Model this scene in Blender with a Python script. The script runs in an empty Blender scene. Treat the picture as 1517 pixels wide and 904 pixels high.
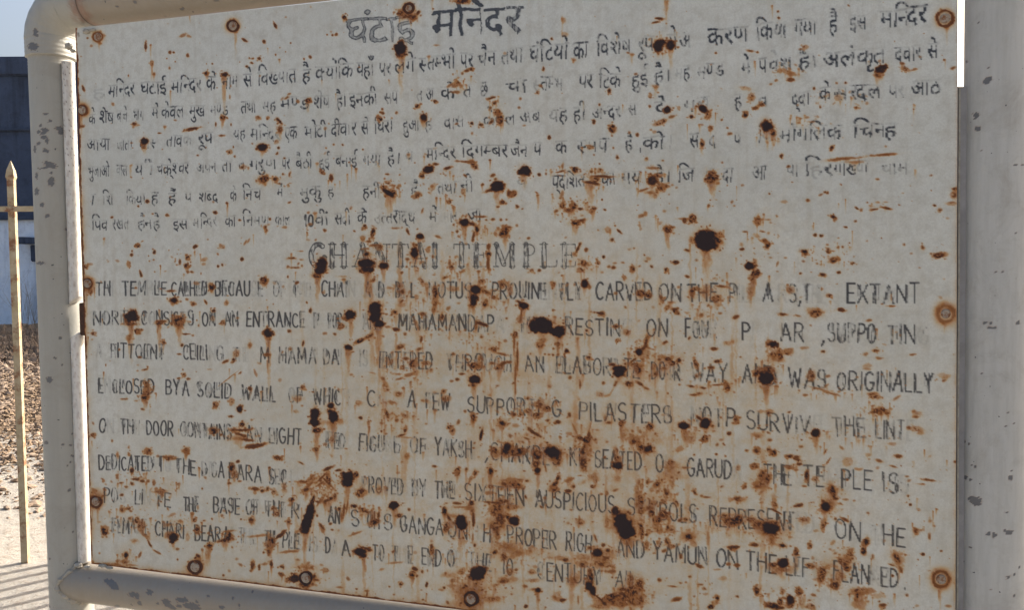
import bpy, bmesh, math, random
import numpy as np
from mathutils import Vector, Matrix

random.seed(7)
RNG = np.random.default_rng(11)
SC = bpy.context.scene
COL = SC.collection

# ------------------------------------------------------------------ camera
PW, PH, F = 1517.0, 904.0, 1250.0
CX, CY = PW / 2, PH / 2
left = Vector((-3708.0, 40.0, -F)).normalized()            # board's horizontal, in camera axes
vy = 24000.0
vx = (F * F - 40.0 * vy) / 3708.0
down = Vector((vx, -vy, -F)).normalized()
Xc = -left
Zc = -down
Zc = (Zc - Xc * Zc.dot(Xc)).normalized()
Yc = Zc.cross(Xc)
R3 = Matrix((Xc, Yc, Zc))                                   # camera vector -> world vector
def ray(px, py):
    v = R3 @ Vector((px - CX, -(py - CY), -F))
    return v                                                # world direction, camera depth = F
CAM_H = 1.6
r0 = ray(112, 442) * (1.54 / F)
CAM = Vector((-r0.x, -r0.y, CAM_H))
cd = bpy.data.cameras.new('camera')
cd.sensor_fit = 'HORIZONTAL'; cd.sensor_width = 36.0; cd.lens = 36.0 * F / PW
cd.clip_start = 0.02; cd.clip_end = 2000
cam = bpy.data.objects.new('camera', cd); COL.objects.link(cam)
cam.matrix_world = Matrix.Translation(CAM) @ R3.to_4x4()
SC.camera = cam

def P(px, py, d=0.0):
    """world point of the board-parallel plane y = d that shows at photo pixel px, py"""
    v = ray(px, py); t = (d - CAM.y) / v.y
    return CAM + v * t
def G(px, py, z=0.0):
    v = ray(px, py); t = (z - CAM.z) / v.z
    return CAM + v * t
Rnp = np.array(R3)
CAMn = np.array(CAM)
def project(p):
    v = (p - CAMn) @ Rnp                                    # world -> camera (R^T v)
    return CX + F * v[:, 0] / -v[:, 2], CY - F * v[:, 1] / -v[:, 2]

# ------------------------------------------------------------------ light
sun_h = Vector((0.530, 0.848, 0.0))
ELEV = math.radians(31)
to_sun = Vector((sun_h.x * math.cos(ELEV), sun_h.y * math.cos(ELEV), math.sin(ELEV)))
w = bpy.data.worlds.new('World'); SC.world = w; w.use_nodes = True
nt = w.node_tree; nt.nodes.clear()
sky = nt.nodes.new('ShaderNodeTexSky'); sky.sky_type = 'NISHITA'; sky.sun_disc = False
sky.sun_elevation = ELEV
sky.sun_rotation = math.atan2(to_sun.x, to_sun.y)
sky.air_density = 1.0; sky.dust_density = 9.0; sky.ozone_density = 1.0
bg = nt.nodes.new('ShaderNodeBackground'); bg.inputs['Strength'].default_value = 0.15
wo = nt.nodes.new('ShaderNodeOutputWorld')
nt.links.new(sky.outputs[0], bg.inputs[0]); nt.links.new(bg.outputs[0], wo.inputs[0])
sl = bpy.data.lights.new('sun', 'SUN'); sl.energy = 4.4; sl.angle = math.radians(0.53)
sl.color = (1.0, 0.95, 0.88)
so = bpy.data.objects.new('sun', sl); COL.objects.link(so)
so.rotation_euler = to_sun.to_track_quat('Z', 'Y').to_euler()
SC.view_settings.view_transform = 'Standard'; SC.view_settings.look = 'None'
SC.view_settings.exposure = 1.0; SC.view_settings.gamma = 1.0
SC.render.engine = 'CYCLES'
SC.cycles.max_bounces = 8; SC.cycles.diffuse_bounces = 4

# ------------------------------------------------------------------ materials
class NT:
    def __init__(s, name):
        s.m = bpy.data.materials.new(name); s.m.use_nodes = True
        s.t = s.m.node_tree; s.t.nodes.clear()
        s.out = s.n('ShaderNodeOutputMaterial'); s.b = s.n('ShaderNodeBsdfPrincipled')
        s.l(s.b.outputs[0], s.out.inputs[0])
    def n(s, k, **kw):
        x = s.t.nodes.new(k)
        for a, v in kw.items(): setattr(x, a, v)
        return x
    def l(s, a, b): s.t.links.new(a, b)
    def coord(s, scale=(1, 1, 1)):
        tc = s.n('ShaderNodeTexCoord'); mp = s.n('ShaderNodeMapping')
        mp.inputs['Scale'].default_value = scale
        s.l(tc.outputs['Object'], mp.inputs[0]); return mp.outputs[0]
    def noise(s, scale, detail=4, rough=0.6, vec=None, dist=0.0):
        x = s.n('ShaderNodeTexNoise'); x.inputs['Scale'].default_value = scale
        x.inputs['Detail'].default_value = detail; x.inputs['Roughness'].default_value = rough
        x.inputs['Distortion'].default_value = dist
        s.l(vec if vec is not None else s.coord(), x.inputs['Vector']); return x.outputs[0]
    def ramp(s, f, stops):
        x = s.n('ShaderNodeValToRGB'); e = x.color_ramp.elements
        while len(e) < len(stops): e.new(0.5)
        for i, (p, c) in enumerate(stops):
            e[i].position = p; e[i].color = (c[0], c[1], c[2], 1) if not isinstance(c, (int, float)) else (c, c, c, 1)
        s.l(f, x.inputs[0]); return x.outputs[0]
    def mix(s, f, a, b, mode='MIX'):
        x = s.n('ShaderNodeMix', data_type='RGBA', blend_type=mode)
        for sock, v in ((x.inputs[0], f), (x.inputs[6], a), (x.inputs[7], b)):
            if isinstance(v, (int, float)): sock.default_value = v
            elif isinstance(v, tuple): sock.default_value = (v[0], v[1], v[2], 1)
            else: s.l(v, sock)
        return x.outputs[2]
    def math(s, op, a, b=None, clamp=False):
        x = s.n('ShaderNodeMath', operation=op, use_clamp=clamp)
        for sock, v in ((x.inputs[0], a), (x.inputs[1], b)):
            if v is None: continue
            if isinstance(v, (int, float)): sock.default_value = v
            else: s.l(v, sock)
        return x.outputs[0]
    def bump(s, h, strength=0.3, dist=0.001):
        x = s.n('ShaderNodeBump'); x.inputs['Strength'].default_value = strength
        x.inputs['Distance'].default_value = dist
        s.l(h, x.inputs['Height']); s.l(x.outputs[0], s.b.inputs['Normal'])
    def attr(s, name):
        x = s.n('ShaderNodeAttribute', attribute_name=name); sp = s.n('ShaderNodeSeparateColor')
        s.l(x.outputs['Color'], sp.inputs[0]); return sp.outputs

def mat_panel():
    m = NT('enamel_panel')
    a = m.attr('marks')
    big = m.noise(5, 4, 0.6); fine = m.noise(420, 3, 0.7); mid = m.noise(60, 4, 0.65)
    base = m.mix(m.ramp(big, [(0.35, 0), (0.7, 1)]), (0.575, 0.585, 0.545), (0.495, 0.505, 0.465))
    base = m.mix(m.ramp(mid, [(0.45, 0), (0.75, 1)]), base, (0.43, 0.42, 0.37))
    base = m.mix(m.ramp(fine, [(0.40, 0.0), (0.72, 0.35)]), base, (0.29, 0.285, 0.265))
    strk = m.noise(60, 4, 0.6, m.coord((1.0, 1.0, 0.06)))
    base = m.mix(m.math('MULTIPLY', m.ramp(strk, [(0.52, 0), (0.8, 0.5)]), 0.8), base, (0.33, 0.28, 0.21))
    # paint of the lettering
    ink = m.mix(fine, (0.010, 0.013, 0.022), (0.028, 0.032, 0.045))
    c = m.mix(a[2], base, ink)
    # thin rust wash
    g = m.math('MULTIPLY', a[1], m.ramp(m.noise(140, 5, 0.7), [(0.25, 0.45), (0.6, 1)]))
    wash = m.ramp(a[1], [(0.0, (0.52, 0.43, 0.26)), (0.35, (0.48, 0.31, 0.11)), (0.7, (0.42, 0.18, 0.03)), (1.0, (0.24, 0.08, 0.015))])
    c = m.mix(m.math('MULTIPLY', m.ramp(g, [(0.0, 0), (0.45, 0.72), (0.9, 0.96)]), m.math('SUBTRACT', 1.0, m.math('MULTIPLY', a[2], 0.75))), c, wash)
    # rust proper
    n2 = m.noise(260, 5, 0.75)
    cc = m.math('ADD', a[0], m.math('MULTIPLY', m.math('SUBTRACT', n2, 0.5), 0.35))
    rust = m.ramp(cc, [(0.0, (0.40, 0.165, 0.028)), (0.36, (0.26, 0.085, 0.014)), (0.62, (0.11, 0.034, 0.010)), (0.9, (0.018, 0.008, 0.009))])
    c = m.mix(m.ramp(m.math('ADD', a[0], m.math('MULTIPLY', m.math('SUBTRACT', n2, 0.5), 0.14)), [(0.06, 0), (0.50, 1)]), c, rust)
    m.l(c, m.b.inputs['Base Color'])
    ro = m.ramp(m.math('MAXIMUM', a[0], m.math('MULTIPLY', a[1], 0.7)), [(0, 0.42), (0.5, 0.85)])
    m.l(ro, m.b.inputs['Roughness'])
    h = m.math('ADD', m.math('MULTIPLY', m.math('MULTIPLY', a[0], n2), 1.0), m.math('MULTIPLY', fine, 0.12))
    m.bump(h, 0.6, 0.0012)
    return m.m

def mat_pole(name='painted_pipe', base1=(0.335, 0.34, 0.315), base2=(0.28, 0.28, 0.255), warm=0.0):
    m = NT(name)
    a = m.attr('marks')
    n1 = m.noise(7, 4); n2 = m.noise(90, 5, 0.7); n3 = m.noise(420, 3)
    c = m.mix(n1, base1, base2)
    st = m.noise(38, 4, 0.6, m.coord((1, 1, 0.05)))
    c = m.mix(m.math('MULTIPLY', m.ramp(st, [(0.5, 0), (0.8, 1)]), 0.35), c, (0.25, 0.23, 0.19))
    c = m.mix(m.ramp(n2, [(0.55, 0), (0.8, 0.35)]), c, (0.28, 0.26, 0.21))
    c = m.mix(m.ramp(n3, [(0.62, 0), (0.75, 0.25)]), c, (0.25, 0.22, 0.2))
    c = m.mix(a[1], c, m.mix(n2, (0.16, 0.075, 0.055), (0.30, 0.17, 0.11)))
    gr = m.math('MULTIPLY', m.ramp(m.noise(16, 7, 0.72, None, 0.6), [(0.50, 0), (0.68, 0.55)]), m.ramp(m.noise(3.5, 3, 0.5), [(0.4, 0.15), (0.65, 1)]))
    c = m.mix(gr, c, (0.22, 0.195, 0.155))
    br = m.noise(160, 3, 0.6, m.coord((1, 1, 0.12)))
    c = m.mix(m.ramp(br, [(0.4, 0), (0.75, 0.35)]), c, (0.27, 0.265, 0.24))
    sp = m.ramp(m.noise(120, 2, 0.5), [(0.735, 0), (0.75, 1)])
    c = m.mix(sp, c, (0.07, 0.07, 0.075))
    ed = m.math('MULTIPLY', m.math('MULTIPLY', a[0], m.math('SUBTRACT', 1.0, a[0])), 1.4, True)
    c = m.mix(ed, c, (0.20, 0.11, 0.06))
    c = m.mix(m.ramp(a[0], [(0.35, 0), (0.62, 1)]), c, m.mix(n2, (0.085, 0.088, 0.095), (0.14, 0.14, 0.145)))
    c = m.mix(a[2], c, (0.045, 0.035, 0.032))
    m.l(c, m.b.inputs['Base Color'])
    m.b.inputs['Roughness'].default_value = 0.5
    m.bump(m.math('ADD', m.math('MULTIPLY', n2, 1.0), m.math('MULTIPLY', m.math('SUBTRACT', 1.0, a[0]), 0.8)), 0.45, 0.0012)
    return m.m

def mat_simple(name, c1, c2, scale=20, rough=0.8, bump=0.3, dist=0.003, rust=None):
    m = NT(name)
    n1 = m.noise(scale, 6, 0.65)
    c = m.mix(m.ramp(n1, [(0.3, 0), (0.7, 1)]), c1, c2)
    if rust:
        c = m.mix(m.ramp(m.noise(scale * 0.6, 5, 0.7), [(rust, 0), (rust + 0.12, 1)]), c, (0.20, 0.085, 0.035))
    m.l(c, m.b.inputs['Base Color']); m.b.inputs['Roughness'].default_value = rough
    m.bump(n1, bump, dist); return m.m

def mat_ground():
    m = NT('sandy_ground')
    n1 = m.noise(0.8, 6, 0.65); n2 = m.noise(14, 8, 0.75); n3 = m.noise(90, 4, 0.7)
    c = m.mix(m.ramp(n1, [(0.35, 0), (0.65, 1)]), (0.33, 0.30, 0.255), (0.39, 0.36, 0.31))
    c = m.mix(m.ramp(n2, [(0.5, 0), (0.68, 0.8)]), c, (0.24, 0.19, 0.14))
    c = m.mix(m.ramp(n3, [(0.55, 0), (0.7, 0.6)]), c, (0.22, 0.17, 0.12))
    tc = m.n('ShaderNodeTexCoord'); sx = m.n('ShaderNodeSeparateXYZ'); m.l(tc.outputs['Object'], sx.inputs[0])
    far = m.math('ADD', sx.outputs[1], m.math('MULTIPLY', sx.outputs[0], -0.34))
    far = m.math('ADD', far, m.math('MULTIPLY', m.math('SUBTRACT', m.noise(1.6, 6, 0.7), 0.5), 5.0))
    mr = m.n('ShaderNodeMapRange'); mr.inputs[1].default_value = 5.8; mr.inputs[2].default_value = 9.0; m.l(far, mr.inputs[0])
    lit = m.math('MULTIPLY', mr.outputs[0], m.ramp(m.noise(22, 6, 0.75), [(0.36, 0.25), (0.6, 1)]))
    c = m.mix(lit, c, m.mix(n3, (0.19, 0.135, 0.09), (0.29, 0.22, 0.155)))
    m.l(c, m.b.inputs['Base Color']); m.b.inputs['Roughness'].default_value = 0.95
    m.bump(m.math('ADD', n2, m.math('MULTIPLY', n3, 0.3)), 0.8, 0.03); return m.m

def mat_wall(name, c1, c2, c3):
    m = NT(name)
    n1 = m.noise(0.9, 6, 0.65); n2 = m.noise(6, 7, 0.7)
    st = m.noise(3.0, 5, 0.6, m.coord((1, 1, 0.15)))
    c = m.mix(m.ramp(n1, [(0.35, 0), (0.65, 1)]), c1, c2)
    c = m.mix(m.ramp(st, [(0.5, 0), (0.7, 0.8)]), c, c3)
    c = m.mix(m.ramp(n2, [(0.5, 0), (0.75, 0.6)]), c, c3)
    m.l(c, m.b.inputs['Base Color']); m.b.inputs['Roughness'].default_value = 0.9
    m.bump(n2, 0.6, 0.04); return m.m

M_PANEL = mat_panel()
M_POLE = mat_pole('painted_pipe', (0.35, 0.35, 0.32), (0.29, 0.285, 0.255))
M_POST_LIT = mat_pole('painted_pipe_lit', (0.46, 0.46, 0.44), (0.39, 0.39, 0.37))  # lighter copy of the pipe paint: sky light on the right post put in
M_SUN_STRIP = mat_pole('painted_sun_strip', (0.66, 0.64, 0.60), (0.58, 0.56, 0.52))  # pale paint stands in for sunlight on the added strip by the left post
M_BAR = mat_pole('painted_pipe_dusty', (0.285, 0.25, 0.205), (0.22, 0.19, 0.15))
M_BOLT = mat_simple('painted_bolt', (0.33, 0.30, 0.25), (0.27, 0.20, 0.14), 240, 0.75, 0.7, 0.0014, rust=0.48)
M_RUSTY = mat_simple('rusty_iron', (0.03, 0.018, 0.015), (0.10, 0.042, 0.022), 120, 0.9, 0.7, 0.002)
M_WELD = mat_simple('painted_weld', (0.40, 0.38, 0.33), (0.28, 0.25, 0.20), 130, 0.55, 0.7, 0.003)
M_STRIP = mat_simple('dirty_strip', (0.34, 0.335, 0.34), (0.24, 0.235, 0.235), 40, 0.8, 0.4, 0.001)
M_FENCE = mat_simple('cream_fence_paint', (0.44, 0.37, 0.25), (0.33, 0.25, 0.14), 26, 0.6, 0.3, 0.002, rust=0.51)
M_GROUND = mat_ground()
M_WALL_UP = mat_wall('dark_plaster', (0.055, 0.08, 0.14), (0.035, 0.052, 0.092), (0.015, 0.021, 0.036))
M_WALL_LO = mat_wall('blue_whitewash', (0.70, 0.79, 0.90), (0.56, 0.67, 0.82), (0.30, 0.36, 0.46))
M_STONE = mat_simple('dry_rubble', (0.36, 0.27, 0.19), (0.17, 0.12, 0.085), 9, 0.9, 0.5, 0.01)
M_LITTER = mat_simple('brown_litter', (0.26, 0.18, 0.11), (0.11, 0.075, 0.05), 5, 0.9, 0.2, 0.004)
M_WEED = mat_simple('dry_stem', (0.12, 0.10, 0.07), (0.20, 0.16, 0.10), 30, 0.9, 0.1, 0.001)

# ------------------------------------------------------------------ helpers
def link(o, parent=None):
    COL.objects.link(o)
    if parent is not None: o.parent = parent
    return o
def mesh_obj(name, verts, faces, mat, parent=None, smooth=True):
    me = bpy.data.meshes.new(name); me.from_pydata([tuple(v) for v in verts], [], faces)
    me.materials.append(mat)
    if smooth: me.polygons.foreach_set('use_smooth', [True] * len(me.polygons))
    me.update(); return link(bpy.data.objects.new(name, me), parent)
def bm_obj(name, bm, mat, parent=None, smooth=False):
    me = bpy.data.meshes.new(name); bmesh.ops.recalc_face_normals(bm, faces=bm.faces); bm.to_mesh(me); bm.free()
    me.materials.append(mat)
    if smooth: me.polygons.foreach_set('use_smooth', [True] * len(me.polygons))
    return link(bpy.data.objects.new(name, me), parent)
def tag(o, label=None, cat=None, group=None, kind=None):
    if label: o['label'] = label
    if cat: o['category'] = cat
    if group: o['group'] = group
    if kind: o['kind'] = kind
    return o
def box_bm(bm, x0, x1, y0, y1, z0, z1, bev=0.0):
    r = bmesh.ops.create_cube(bm, size=1.0)
    bmesh.ops.transform(bm, matrix=Matrix.Translation(((x0 + x1) / 2, (y0 + y1) / 2, (z0 + z1) / 2)) @
                        Matrix.Diagonal((x1 - x0, y1 - y0, z1 - z0, 1)), verts=r['verts'])
    if bev:
        es = list({e for v in r['verts'] for e in v.link_edges})
        bmesh.ops.bevel(bm, geom=es, offset=bev, segments=2, affect='EDGES')

# ------------------------------------------------------------------ raster fields (photo pixels -> marks on the board)
S = 2.0
X0, Y0, X1, Y1 = 100, -175, 1430, 1015
RW, RH = int((X1 - X0) * S), int((Y1 - Y0) * S)
core = np.zeros((RH, RW), np.float32); stain = np.zeros((RH, RW), np.float32)
ink = np.zeros((RH, RW), np.float32); lid = np.zeros((RH, RW), np.int8)

def vnoise(cx, cy, seed):
    """value noise over the raster, cell size in photo px"""
    g = np.random.default_rng(seed).random((int(RH / (cy * S)) + 3, int(RW / (cx * S)) + 3)).astype(np.float32)
    y = np.arange(RH) / (cy * S); x = np.arange(RW) / (cx * S)
    yi = y.astype(int); xi = x.astype(int); fy = (y - yi).astype(np.float32); fx = (x - xi).astype(np.float32)
    fy = fy * fy * (3 - 2 * fy); fx = fx * fx * (3 - 2 * fx)
    a = g[yi][:, xi]; b = g[yi][:, xi + 1]; c = g[yi + 1][:, xi]; d = g[yi + 1][:, xi + 1]
    return (a * (1 - fx) + b * fx) * (1 - fy)[:, None] + (c * (1 - fx) + d * fx) * fy[:, None]
N_A = 0.5 * vnoise(9, 9, 1) + 0.3 * vnoise(4, 4, 2) + 0.2 * vnoise(1.8, 1.8, 3)
N_F = 0.5 * vnoise(3.2, 3.2, 4) + 0.5 * vnoise(1.4, 1.4, 5)
N_V = 0.55 * vnoise(2.0, 9, 6) + 0.45 * vnoise(1.3, 5, 7)
N_B = 0.6 * vnoise(26, 18, 8) + 0.4 * vnoise(11, 9, 9)
def sstep(a, b, x):
    t = np.clip((x - a) / (b - a), 0, 1); return t * t * (3 - 2 * t)
def window(x0, y0, x1, y1):
    i0 = max(0, int((y0 - Y0) * S)); i1 = min(RH, int((y1 - Y0) * S) + 1)
    j0 = max(0, int((x0 - X0) * S)); j1 = min(RW, int((x1 - X0) * S) + 1)
    if i1 <= i0 or j1 <= j0: return None
    yy = (np.arange(i0, i1) / S + Y0)[:, None]; xx = (np.arange(j0, j1) / S + X0)[None, :]
    return (slice(i0, i1), slice(j0, j1)), xx, yy
def splat(x, y, rx, ry, ang=0.0, dark=1.0, drip=0.0, halo=1.0):
    m = 2.6
    R = max(rx, ry) * m + 3
    q = window(x - R, y - R, x + R, y + R)
    if q is None: return
    w_, xx, yy = q
    ca, sa = math.cos(ang), math.sin(ang)
    dx = (xx - x) * ca + (yy - y) * sa; dy = -(xx - x) * sa + (yy - y) * ca
    r = np.sqrt((dx / rx) ** 2 + (dy / ry) ** 2)
    r = r + (N_A[w_] - 0.5) * (1.35 if dark < 1 else 1.0) + (N_F[w_] - 0.5) * (0.85 if dark < 1 else 0.4)
    mr = min(rx, ry)
    soft = 0.34 + 0.6 / max(1.0, mr)
    if dark < 1.02: dark = dark * (0.60 + 0.40 * min(1.0, mr / 5.5))
    c = (1 - sstep(1 - soft * 0.9, 1 + soft, r)) * dark * (0.80 + 0.4 * N_F[w_])
    if dark < 0.72 and mr > 2.2: rx *= .86; ry *= .86; dark *= .9
    if mr > 2.6 and dark < 0.9:
        c = c * (0.50 + 0.72 * sstep(.40, .60, 0.6 * N_F[w_] + 0.4 * N_A[w_]))
    core[w_] = np.maximum(core[w_], c)
    h = np.exp(-np.clip(r - 0.9, 0, 9) * 2.5) * 0.66 * halo * min(1.0, 0.45 + dark * 0.7) * (1 - sstep(m * 0.75, m, r))
    stain[w_] = 1 - (1 - stain[w_]) * (1 - h)
    if drip > 0:
        drip *= 1.25
        wd = rx * 0.75 + 1.2
        q = window(x - wd * 3, y, x + wd * 3, y + drip + 4)
        if q is None: return
        w_, xx, yy = q
        t = np.clip((yy - y) / drip, 0, 1)
        ww = wd * (0.85 - 0.5 * t)
        d = np.abs(xx - x + (N_A[w_] - 0.5) * wd * 0.9) / ww
        v = (1 - sstep(0.35, 1.25, d)) * (1 - t) ** 0.8 * (0.45 + 0.75 * N_V[w_]) * 1.15 * min(1, dark + 0.35)
        stain[w_] = 1 - (1 - stain[w_]) * (1 - np.clip(v, 0, 0.95))
def ringsplat(x, y, r0, wd, dark, halo):
    R = r0 + wd * 4 + 6
    q = window(x - R, y - R, x + R, y + R)
    if q is None: return
    w_, xx, yy = q
    r = np.sqrt((xx - x) ** 2 + (yy - y) ** 2)
    d = np.abs(r - r0) / wd + (N_A[w_] - 0.5) * 1.5
    core[w_] = np.maximum(core[w_], (1 - sstep(0.5, 1.2, d)) * dark)
    h = np.exp(-np.clip(np.abs(r - r0) - wd, 0, 99) / (wd * 1.4)) * 0.6 * halo * (1 - sstep(R * 0.7, R, r))
    stain[w_] = 1 - (1 - stain[w_]) * (1 - h * (0.5 + N_B[w_]))
def cloud(x, y, rx, ry, amt):
    q = window(x - rx * 1.5, y - ry * 1.5, x + rx * 1.5, y + ry * 1.5)
    if q is None: return
    w_, xx, yy = q
    r = np.sqrt(((xx - x) / rx) ** 2 + ((yy - y) / ry) ** 2)
    h = (1 - sstep(0.2, 1.4, r)) * amt * 0.75 * sstep(0.38, 0.7, 0.5 * N_A[w_] + 0.5 * N_B[w_])
    stain[w_] = 1 - (1 - stain[w_]) * (1 - np.clip(h, 0, 0.9))
def cluster(x, y, rx, ry, n, dark=0.6, big=3.0, amt=0.55):
    cloud(x, y, rx * 1.2, ry * 1.2, amt)
    for _ in range(n):
        a = RNG.random() * 6.283; q = RNG.random() ** 0.6
        s = 0.7 + (RNG.random() ** 2.2) * big
        splat(x + math.cos(a) * rx * q, y + math.sin(a) * ry * q, s * (0.8 + RNG.random()), s * (0.7 + 0.4 * RNG.random()),
              RNG.normal(0, 0.7), dark * (0.45 + 0.75 * RNG.random()), (6 + 10 * RNG.random()) if RNG.random() < 0.2 else 0, 0.8)
K = 3.7675
def T(ox, oy, spots):
    for s in spots:
        zx, zy, rx, ry = s[:4]
        ang = math.radians(s[4]) if len(s) > 4 else 0
        dk = s[5] if len(s) > 5 else 0.8
        dr = s[6] if len(s) > 6 else 0
        splat(ox + zx / K, oy + zy / K, max(0.8, rx / K), max(0.8, ry / K), ang, dk, dr / K)
        if min(rx, ry) > 9 and dk > .5:
            for _ in range(int(2 + 3 * RNG.random())):
                t = RNG.random() * 6.28; q = 1.15 + 0.7 * RNG.random()
                splat(ox + (zx + math.cos(t) * rx * q) / K, oy + (zy + math.sin(t) * ry * q) / K, 0.7 + 1.3 * RNG.random(), 0.7 + 0.9 * RNG.random(), ang, dk * .75, 0, .8)

# -- spots, tile by tile (x, y, rx, ry, angle, darkness, drip)
T(0, 0, [(812,258,7,24,0,.9),(845,350,10,14,0,.7,90),(858,410,9,10,0,.6,40),(948,290,7,7),(968,290,5,5),(945,378,7,8,0,.6),(930,325,4,4),
 (978,342,4,4),(1048,308,8,10,0,.7),(1020,195,18,8,-30,.5),(1052,200,12,6,20,.5),(1365,222,16,7,30,.85),(1472,230,10,9,40,.85),
 (1392,322,5,5),(1412,325,5,5),(1447,325,11,11,0,.75),(1405,350,9,6),(1378,370,8,8,0,.8),(1338,345,4,4),(1115,238,4,4,0,.5),
 (1152,405,14,11,0,.95,40),(1252,415,22,18,0,.95,230),(714,418,4,7),(465,492,6,18,-20,.85),(628,580,7,9,0,.5),(1283,540,5,14,0,.6),
 (1242,655,16,13,0,.95,60),(748,690,15,11,0,.65,20),(455,705,14,9,0,.7),(918,705,9,8,0,.4,30),(1205,692,4,10,0,.9),(1290,695,4,7,0,.9),
 (1080,718,44,8,-12,.95),(1072,716,30,6,-10,.9),(805,785,24,20,0,1,70),(800,825,14,10,0,.6),(888,742,9,4,0,.8),(1475,820,24,20,0,1,40),
 (1240,755,14,5,0,.7),(1285,850,12,10,0,.75),(1312,872,6,8,0,.7),(1305,820,4,6),(1440,655,12,8,0,.5),(1495,655,9,7,0,.5),
 (510,255,10,8,0,.5),(1185,355,4,4),(1152,355,4,5),(1205,410,4,6,0,.6),(1288,480,4,8,0,.6),(560,240,10,6,0,.5)])
T(370, 0, [(528,95,13,13,0,.95,30),(142,140,8,18,-25,.95),(80,232,6,10,-30,.8),(432,192,5,5),(462,195,6,6),(482,190,7,8,0,.7),(228,238,5,5),
 (168,264,4,4),(145,303,5,7),(200,287,3,3),(302,327,6,7),(15,325,10,6,0,.5),(52,327,9,8,0,.7),(12,350,6,6),(1047,252,13,6,0,.55),(1025,48,5,5),
 (845,272,33,38,0,1.15,230),(880,85,55,12,28,.8),(915,95,22,12,-30,.9),(940,70,16,10,-50,.8),(835,75,18,12,0,.7),(1185,8,45,14,0,.95),
 (1240,385,11,10,0,.85),(1212,395,16,8,-10,.7),(1190,410,8,8,0,.6),(1160,465,14,16,-30,.75),(1120,475,22,7,-30,.6),(1140,480,12,8,0,.5),
 (1355,545,22,6,-15,.85),(1368,575,14,12,0,.7),(1345,600,10,10,0,.7),(1385,625,15,18,0,.95,40),(1400,665,18,24,0,.9,40),(1150,515,30,8,0,.6),(1035,565,12,12,0,.8),
 (322,560,14,14,0,.85,60),(268,565,7,8,0,.6),(205,545,12,5,-30,.7),(220,522,8,5,-30,.6),(935,592,15,12,0,.85),(970,657,24,22,0,1,60),
 (738,608,6,6,0,.7),(742,630,12,8,10,.75),(726,625,5,5),(817,628,9,9,0,.6),(792,658,6,6,0,.5),(45,655,16,11,0,.55),(165,675,26,10,45,.95),(98,662,6,6),
 (170,720,20,22,0,.6,60),(72,822,22,20,0,1,50),(160,825,7,7),(155,855,9,9,0,.7),(440,690,5,5),(1240,688,11,11,0,.9),(1290,695,14,10,0,.7),(1240,742,9,9,0,.5),
 (467,805,6,6,0,.7),(517,807,7,8,0,.9),(425,825,5,5,0,.6),(630,833,5,5),(725,660,20,12,40,.95),(420,715,8,8,0,.5),(150,790,12,10,0,.5)])
T(740, 0, [(888,102,20,7,0,.95),(870,122,24,6,-12,.85),(350,100,7,14,0,.35,130),(930,0,14,60,0,.25,150),(292,215,8,9,0,.8),(360,110,10,14,0,.35),
 (365,190,16,10,0,.35),(415,333,11,11,0,.6,20),(248,385,8,12,0,.85),(885,255,28,30,0,1.0,60),(955,250,26,26,0,1.0,120),(905,235,30,18,0,.95),(1208,295,6,6),
 (1400,282,20,6,10,.7),(1440,290,6,5),(612,505,14,18,0,.85),(840,538,10,10,0,.8),(838,592,8,8,0,.7),(118,550,6,7,0,.6),(885,515,6,5,0,.6),(870,480,20,10,0,.4,60),
 (558,582,6,7,0,.8),(525,680,9,11,0,.85),(935,610,22,20,0,1,20),(960,650,24,8,-20,.6),(900,680,34,12,-18,.75),(1000,600,10,10,0,.6),(1072,650,14,16,0,.8),
 (1135,605,26,20,20,1.0,20),(1165,640,14,20,0,.8),(1180,712,10,14,0,.8),(1405,540,18,22,-10,.55,20),(1370,490,30,10,10,.35),(1465,585,14,8,0,.8),(1425,602,16,9,0,.75),
 (1375,640,13,18,0,.9),(1240,668,6,6,0,.8),(630,718,18,22,0,.9,20),(722,735,9,10,0,.6),(768,752,9,9,0,.75),(278,765,8,10,0,.9),(1490,705,22,32,0,1,100),
 (1130,800,14,20,0,.85,60),(1185,712,8,8),(865,735,10,8,0,.4),(1270,712,6,6,0,.7),(1285,745,16,8,0,.6),(505,820,14,12,0,.85),(635,825,7,7,0,.7),(655,877,8,11,0,.8),
 (820,885,10,10,0,.5),(910,895,7,5,0,.7),(845,722,6,6,0,.5),(0,640,10,20,0,.8),(230,480,10,8,0,.6),(215,515,10,12,0,.7),(140,700,8,5,0,.5)])
T(1117, 0, [(133,62,7,7,0,.7),(138,98,9,9,0,.8),(285,262,15,12,0,.6),(262,272,12,5,0,.8),(20,290,5,5,0,.7),(712,382,32,24,-20,.9,60),(690,420,26,18,0,.5,60),
 (845,385,26,12,15,.6),(890,388,22,7,-15,.6),(1062,332,7,7,0,.85),(1108,378,15,8,-25,.6),(200,405,40,10,18,.6,30),(205,445,20,9,0,.75),(145,395,16,10,0,.6),
 (95,468,10,7,-20,.6),(120,450,12,7,-20,.6),(512,462,12,8,0,.9),(462,462,7,7,0,.6),(335,492,6,7,0,.8),(40,580,14,10,0,.8),(10,600,12,10,0,.6),(245,585,8,6,0,.6),
 (370,597,5,6,0,.9),(570,598,14,12,0,.55,20),(630,575,8,8,0,.4),(470,545,20,18,0,.4),(75,700,34,24,20,1,60),(105,740,18,26,0,.9,90),(262,660,12,5,0,.6),(295,655,10,6,0,.5),
 (250,685,10,6,0,.5),(320,680,24,5,0,.5),(435,825,13,14,0,.95),(152,870,9,12,0,.9),(715,862,75,5,-4,.75),(520,885,80,8,-5,.6),(735,815,8,7,0,.5),(430,690,5,5,0,.5)])
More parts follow.
